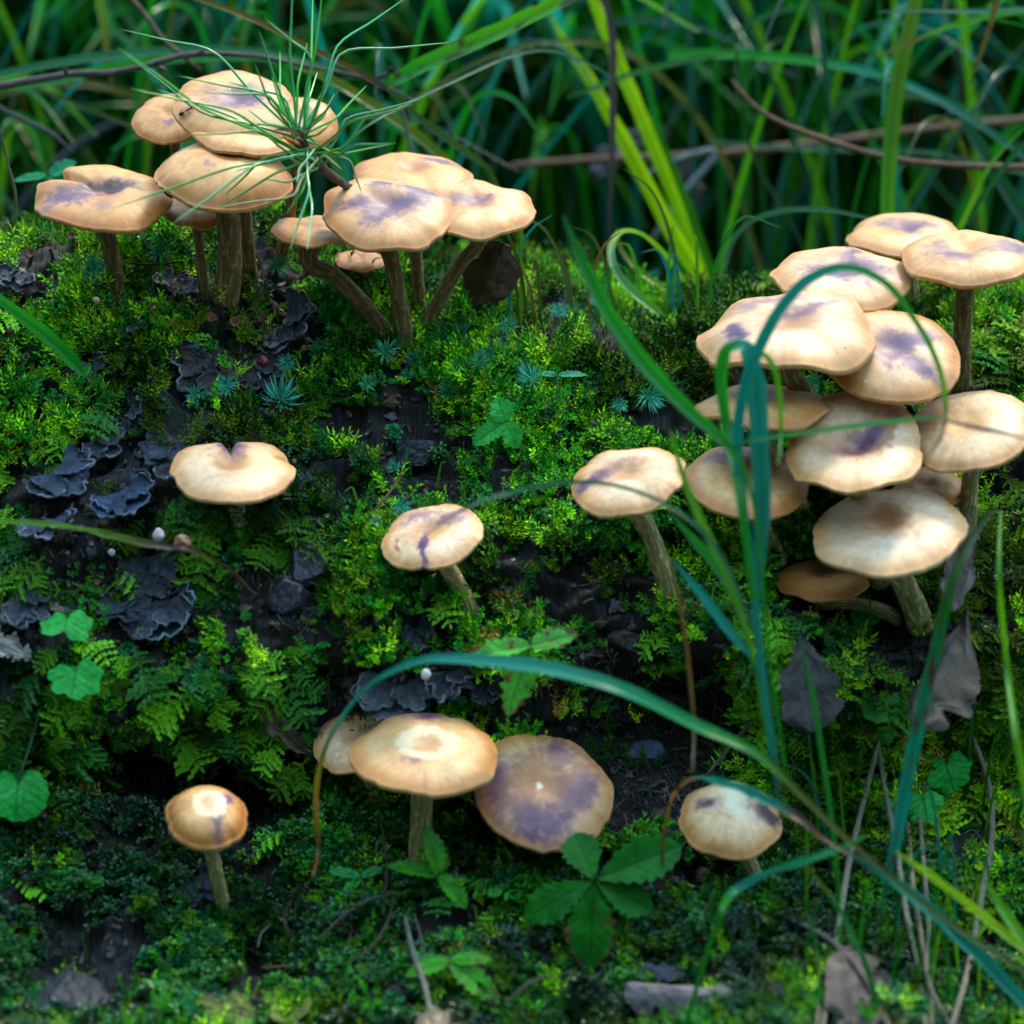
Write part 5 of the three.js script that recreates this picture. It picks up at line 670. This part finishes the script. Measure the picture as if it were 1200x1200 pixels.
{ // star shaped hair moss
  const R = rng(31), star = (seed, n) => { const Q = rng(seed), T = new Tris(); for (let i = 0; i < n; i++) { const u = i / n, th = i * 2.4 + Q() * 0.4, el = 0.05 + 1.3 * u * u, d = V(Math.cos(th) * Math.cos(el), Math.sin(el), Math.sin(th) * Math.cos(el)), s = d.clone().cross(V(0, 1, 0)).normalize(), v = 0.7 + 0.6 * Q(); T.leaf(V(0, u * 0.25, 0), d, s, s.clone().cross(d).negate(), 0.75 + 0.35 * Q(), 0.05, tint([0.7, 0.9, 0.8], v), tint([1.1, 1.1, 1.1], v), 0.5); } return T.geo(); };
  const S = [1, 2, 3].map((k) => star(k + 70, 46)), mats = [[0.06, 0.36, 0.26], [0.05, 0.28, 0.14], [0.03, 0.2, 0.1]].map((c) => leafMat({ color: new THREE.Color().setRGB(...c) }));
  let k = 0; for (const [px, py, w, m] of [[335, 487, 44, 0], [268, 458, 28, 0], [229, 465, 26, 0], [113, 338, 34, 0], [450, 425, 30, 1], [500, 430, 28, 2], [533, 432, 30, 1], [531, 412, 26, 2], [575, 395, 30, 1], [579, 430, 26, 2], [557, 412, 22, 2], [626, 467, 42, 0], [338, 430, 26, 0], [461, 571, 22, 0], [465, 594, 24, 0], [385, 345, 28, 2], [402, 366, 28, 2], [745, 470, 34, 0], [722, 474, 26, 0], [690, 380, 30, 0], [663, 368, 26, 0], [322, 322, 32, 1], [752, 340, 24, 1], [955, 456, 34, 0], [530, 470, 26, 1], [480, 452, 20, 2], [560, 445, 22, 1], [470, 408, 22, 2], [415, 412, 20, 2], [515, 452, 18, 2], [600, 418, 20, 2], [436, 462, 20, 1], [640, 385, 24, 0], [498, 398, 26, 1], [168, 298, 30, 1]]) {
    const s = surfAt(px, py), m0 = new THREE.Mesh(S[k++ % 3], mats[m]); m0.name = numbered('star_moss'); m0.castShadow = m0.receiveShadow = true; m0.applyMatrix4(place(s.p.addScaledVector(s.n, 0.0085), s.n.clone().lerp(toEye(s.p), 0.4 * R()).add(V((R() - 0.5) * 0.7, (R() - 0.5) * 0.4, (R() - 0.5) * 0.4)), V(R() - 0.5, R(), R() - 0.5), MM(w * (0.45 + 0.25 * R()), s.d), MM(w * (0.45 + 0.4 * R()), s.d))); tag(m0, 'small star shaped rosette of narrow blue green moss leaves', 'moss', 'star shaped rosettes of hair moss'); scene.add(m0);
  }
}
{ // single fine grass shoots in the moss
  const R = rng(66); for (const [x, y, h] of [[482, 560, 40], [513, 575, 34], [420, 600, 30], [150, 372, 34], [430, 338, 36], [318, 470, 40], [292, 485, 34], [545, 590, 26], [232, 1060, 36], [226, 1098, 30], [284, 1140, 44], [100, 1122, 30], [322, 1090, 34], [668, 640, 34], [735, 1110, 34], [560, 1100, 40], [1020, 750, 50], [990, 930, 44], [24, 480, 36], [700, 430, 30], [386, 830, 40], [405, 800, 44], [190, 335, 30], [608, 420, 26]]) {
    const s = surfAt(x, y), a = (R() - 0.5) * 0.9, d = s.d - 0.008; blade('fine green grass shoot standing singly in the moss', [[x, y, s.d, 3], [x + h * 0.2 * a, y - h * 0.55, d, 3.6], [x + h * 0.6 * a, y - h * 0.95, d, 2.6], [x + h * 1.3 * a, y - h * (0.8 + 0.3 * R()), d - 0.004, 1]], { name: 'grass_shoot', cat: 'grass shoot', col: R() < 0.5 ? GREEN : LIME, seg: 16, up: 0.3, group: 'fine grass shoots in the moss' });
  }
}
{ // fine blades that break the crest of the log
  const R = rng(88); for (let k = 0; k < 22; k++) {
    const x = 575 + 265 * R(), s = surfAt(x, 372 + 14 * R()), h = 40 + 150 * R() * R(), a = (R() - 0.5) * 1.8, d = s.d;
    if (x > 560 && x < 700 && h > 110) continue;
    blade('thin grass blade growing from the crest of the log', [[x, toPx(s.p)[1] + 4, d, 4], [x + h * 0.15 * a, 362 - h * 0.5, d, 5], [x + h * 0.5 * a, 358 - h * 0.95, d, 4], [x + h * a, 358 - h * (0.75 + 0.5 * R()), d - 0.01, 1]], { col: [GREEN, LIME, TEAL, OLIVE, DRY][Math.floor(R() * 5)], seg: 18, up: 0.3, roll: R() - 0.5, group: 'thin grass blades along the crest of the log' });
  }
}
{ // slender blades in the damp corner under the tiers
  const R = rng(99); for (let k = 0; k < 34; k++) {
    const x = 930 + 290 * R(), y = 880 + 320 * R(), s = surfAt(x, y), h = 60 + 110 * R(), a = (R() - 0.5) * 1.4, d = s.d - 0.012;
    blade('slender green grass blade in the tangle below the tiers', [[x, y, s.d, 4], [x + h * 0.15 * a, y - h * 0.5, d, 5], [x + h * 0.45 * a, y - h * 0.9, d - 0.004, 4], [x + h * 0.9 * a, y - h * (0.85 + 0.3 * R()), d - 0.01, 1]], { col: [GREEN, LIME, TEAL, DEEP, GREEN][Math.floor(R() * 5)], seg: 18, up: 0.4, roll: R() - 0.5, group: 'slender grass blades below the tiers' });
  }
}
{ // brown spore cups on short stalks
  const mat = new THREE.MeshStandardMaterial({ color: new THREE.Color().setRGB(0.2, 0.075, 0.04), roughness: 0.6, side: THREE.DoubleSide }), stalkMat = new THREE.MeshStandardMaterial({ color: new THREE.Color().setRGB(0.1, 0.09, 0.09), roughness: 0.8 });
  const cup = (label, px, py, r, group, m = mat, lean = 0) => { const s = surfAt(px, py + r * 2), C = at(px, py, s.d - 0.006), t = thing('lichen_cup', label, 'lichen cup', s.p, group), ax = V(lean, 0.75, 0.65).normalize(), a = MM(r, s.d), x = V(1, 0, 0), z = ax.clone().cross(x).normalize(); x.copy(z).cross(ax).negate();
    obj('cup', grid(20, 8, (i, j) => { const th = -i / 20 * 6.2832, q = j / 8, rr = q < 0.5 ? a * (0.35 + 1.3 * q) : a * (1 - (q - 0.5) * 1.7), h = q < 0.5 ? a * 2.4 * q : a * (1.2 - (q - 0.5) * 1.4), w = 1 + 0.1 * Math.cos(th * 3 + px); return { p: C.clone().addScaledVector(x, rr * w * Math.cos(th)).addScaledVector(z, rr * w * Math.sin(th)).addScaledVector(ax, h - a) }; }, true), m, t);
    obj('stalk', tube([s.p.clone().addScaledVector(s.n, -0.002), C.clone().addScaledVector(ax, -a * 0.9)], [a * 0.42, a * 0.4], { seg: 8, sides: 8, rough: 0.2 }), stalkMat, t); };
  for (const [x, y, r] of [[35, 376, 6], [8, 366, 5], [162, 358, 5.5], [180, 360, 6], [248, 372, 6], [275, 377, 6], [92, 288, 5], [58, 288, 5], [84, 276, 5], [30, 418, 5], [36, 296, 6], [306, 372, 5.5]]) cup('tiny brown tube shaped cup on a dark stalk among the lichens', x, y, r, 'brown cups on the lichens', mat, (x % 3) * 0.2 - 0.2);
  cup('tiny pale turquoise goblet lichen beside the tilted middle mushroom', 440, 610, 7, undefined, new THREE.MeshStandardMaterial({ color: new THREE.Color().setRGB(0.2, 0.5, 0.4), roughness: 0.7, side: THREE.DoubleSide }));
  const knob = (name, label, cat, px, py, r, c, lift = 0.006) => { const s = surfAt(px, py + r), g = new THREE.IcosahedronGeometry(MM(r, s.d), 3), p = g.attributes.position; for (let i = 0; i < p.count; i++) { const q = V(p.getX(i), p.getY(i), p.getZ(i)), k = 1 + 0.18 * noise(q.x * 700 + px, q.y * 700, q.z * 700); p.setXYZ(i, q.x * k, q.y * k * 1.15, q.z * k * 0.9); } g.computeVertexNormals(); const m = obj(name, g, new THREE.MeshPhysicalMaterial({ color: new THREE.Color().setRGB(...c), roughness: 0.45, clearcoat: 0.4 })); m.position.copy(at(px, py, s.d - lift)); tag(m, label, cat); };
  knob('red_bud', 'tiny dark red bud at the rim of the dark lichen', 'bud', 308, 423, 6, [0.3, 0.03, 0.06]);
  knob('fungus_knob', 'small pinkish white knob resting on the withered blade', 'fungus', 186, 627, 7, [0.7, 0.5, 0.55], 0.03);
  knob('seed_husk', 'orange brown seed husk caught on the withered blade', 'husk', 214, 637, 9, [0.3, 0.13, 0.05], 0.035);
  knob('fungus_knob', 'pale pinhead knob on a scrap under the withered blade', 'fungus', 131, 647, 4, [0.75, 0.62, 0.66]);
  knob('fungus_knob', 'white knob at the end of a twig by the scalloped lichen', 'fungus', 499, 790, 6, [0.75, 0.66, 0.66], 0.012);
  knob('fungus_knob', 'brown pointed knob beside the royal blue lichen', 'fungus', 122, 610, 5, [0.3, 0.2, 0.15]);
  knob('fungus_knob', 'pale rounded stalk head beside the notched mushroom stem', 'fungus', 113, 352, 4, [0.5, 0.36, 0.28], 0.01);
}
function chip(label, px, py, w, h, c, o = {}) { // a broken flake of dark wood
  const s = surfAt(px, py), g = new THREE.IcosahedronGeometry(1, 4), p = g.attributes.position, nz = [[1, 0.2, 0.1], [-0.9, 0.4, 0.2], [0.2, 0.9, -0.3], [-0.1, -1, 0.2], [0.7, -0.6, 0.3], [0, 0.1, 1], [-0.5, -0.5, -0.6]].map((q) => V(...q).normalize()), cut = nz.map((_, i) => 0.62 + 0.2 * hash(px, py, i));
  for (let i = 0; i < p.count; i++) { const v = V(p.getX(i), p.getY(i), p.getZ(i)); nz.forEach((n, k) => { const d = v.dot(n) - cut[k]; if (d > 0) v.addScaledVector(n, -d); }); const k = 1 + 0.07 * fbm(v.x * 3, v.y * 12, v.z * 3 + px, 3); p.setXYZ(i, v.x * MM(w) * k, v.y * MM(h) * k, v.z * MM(Math.min(w, h) * 0.55) * k); }
  const m = obj('wood_chip', g, new THREE.MeshStandardMaterial({ color: new THREE.Color().setRGB(...tint(c, 0.65)), roughness: 0.6, map: soilBump, bumpMap: soilBump, bumpScale: 0.0014 })); m.geometry.computeVertexNormals();
  const z = toEye(s.p).lerp(s.n, 0.5).normalize(), x = RIGHT.clone().applyAxisAngle(z, o.turn ?? 0); x.addScaledVector(z, -x.dot(z)).normalize(); m.quaternion.setFromRotationMatrix(new THREE.Matrix4().makeBasis(x, z.clone().cross(x), z)); m.position.copy(s.p).addScaledVector(s.n, 0.002); tag(m, label, 'wood chip');
}
chip('slate purple bark flake in the gap, the higher of two', 362, 668, 34, 30, [0.13, 0.11, 0.17], { turn: 0.5 });
chip('slate purple bark flake in the gap, the lower of two', 338, 706, 30, 26, [0.12, 0.1, 0.16], { turn: -0.3 });
chip('dark smooth wood lump in the hollow above the tilted mushroom', 486, 540, 36, 22, [0.05, 0.05, 0.075], { turn: 0.1 });
chip('bluish bark flake with a pale fleck beside the round flat mushroom', 755, 889, 32, 15, [0.12, 0.15, 0.26], { turn: 0.02 });
chip('charcoal wood block in the moss at the lower corner', 92, 1182, 46, 40, [0.06, 0.055, 0.075], { turn: 0.1 });
chip('black wood block in the moss at the lower edge by the rolled bark', 908, 1176, 22, 20, [0.04, 0.035, 0.05], { turn: -0.3 });
chip('small dark flake behind the stem of the lowest mushrooms', 600, 888, 20, 16, [0.08, 0.08, 0.11]);
chip('dark red brown flake of rotten wood under the leaning mushroom', 745, 755, 34, 14, [0.1, 0.06, 0.06], { turn: -0.4 });
chip('long dark flake lying in the rotten wood under the arching blade', 770, 818, 52, 12, [0.1, 0.08, 0.085], { turn: -0.2 });
{ // the ant
  const q = mush.back, s = (x, z) => q.shape(Math.hypot(x, z), Math.atan2(z, x), q.topH(Math.hypot(x, z)) - q.topH(0.95)), P0 = s(-0.74, 0.36), dir = s(-0.64, 0.3).sub(s(-0.84, 0.42)).normalize(), up = q.N, sd = dir.clone().cross(up).normalize(), L = MM(19, 1), t = thing('ant', 'black ant walking on the topmost cap of the cluster', 'ant', P0), mat = new THREE.MeshPhysicalMaterial({ color: 0x0a090c, roughness: 0.3, clearcoat: 0.6 });
  const prof = [[-0.5, 0.01], [-0.46, 0.09], [-0.36, 0.15], [-0.22, 0.14], [-0.1, 0.05], [-0.06, 0.025], [-0.03, 0.045], [0, 0.03], [0.05, 0.06], [0.14, 0.085], [0.22, 0.06], [0.27, 0.03], [0.31, 0.08], [0.38, 0.1], [0.45, 0.07], [0.49, 0.01]], at2 = (a, b, c) => P0.clone().addScaledVector(dir, a * L).addScaledVector(sd, b * L).addScaledVector(up, c * L);
  obj('body', grid(14, prof.length - 1, (i, j) => { const th = -i / 14 * 6.2832, [a, r] = prof[j]; return { p: at2(a, r * Math.cos(th), 0.15 + r * 0.9 * Math.sin(th)) }; }, true), mat, t);
  for (const e of [-1, 1]) { for (const [a, b] of [[0.05, -0.25], [0.12, 0.1], [0.19, 0.4]]) obj('leg', tube([at2(a, 0.05 * e, 0.12), at2(mixn(a, b, 0.5), 0.2 * e, 0.22), at2(b, 0.34 * e, 0.0)], [L * 0.018, L * 0.015, L * 0.01], { seg: 8, sides: 5 }), mat, t); obj('antenna', tube([at2(0.46, 0.04 * e, 0.18), at2(0.56, 0.1 * e, 0.24), at2(0.68, 0.14 * e, 0.14)], [L * 0.012, L * 0.01], { seg: 8, sides: 5 }), mat, t); }
}
renderer.render(scene, camera);
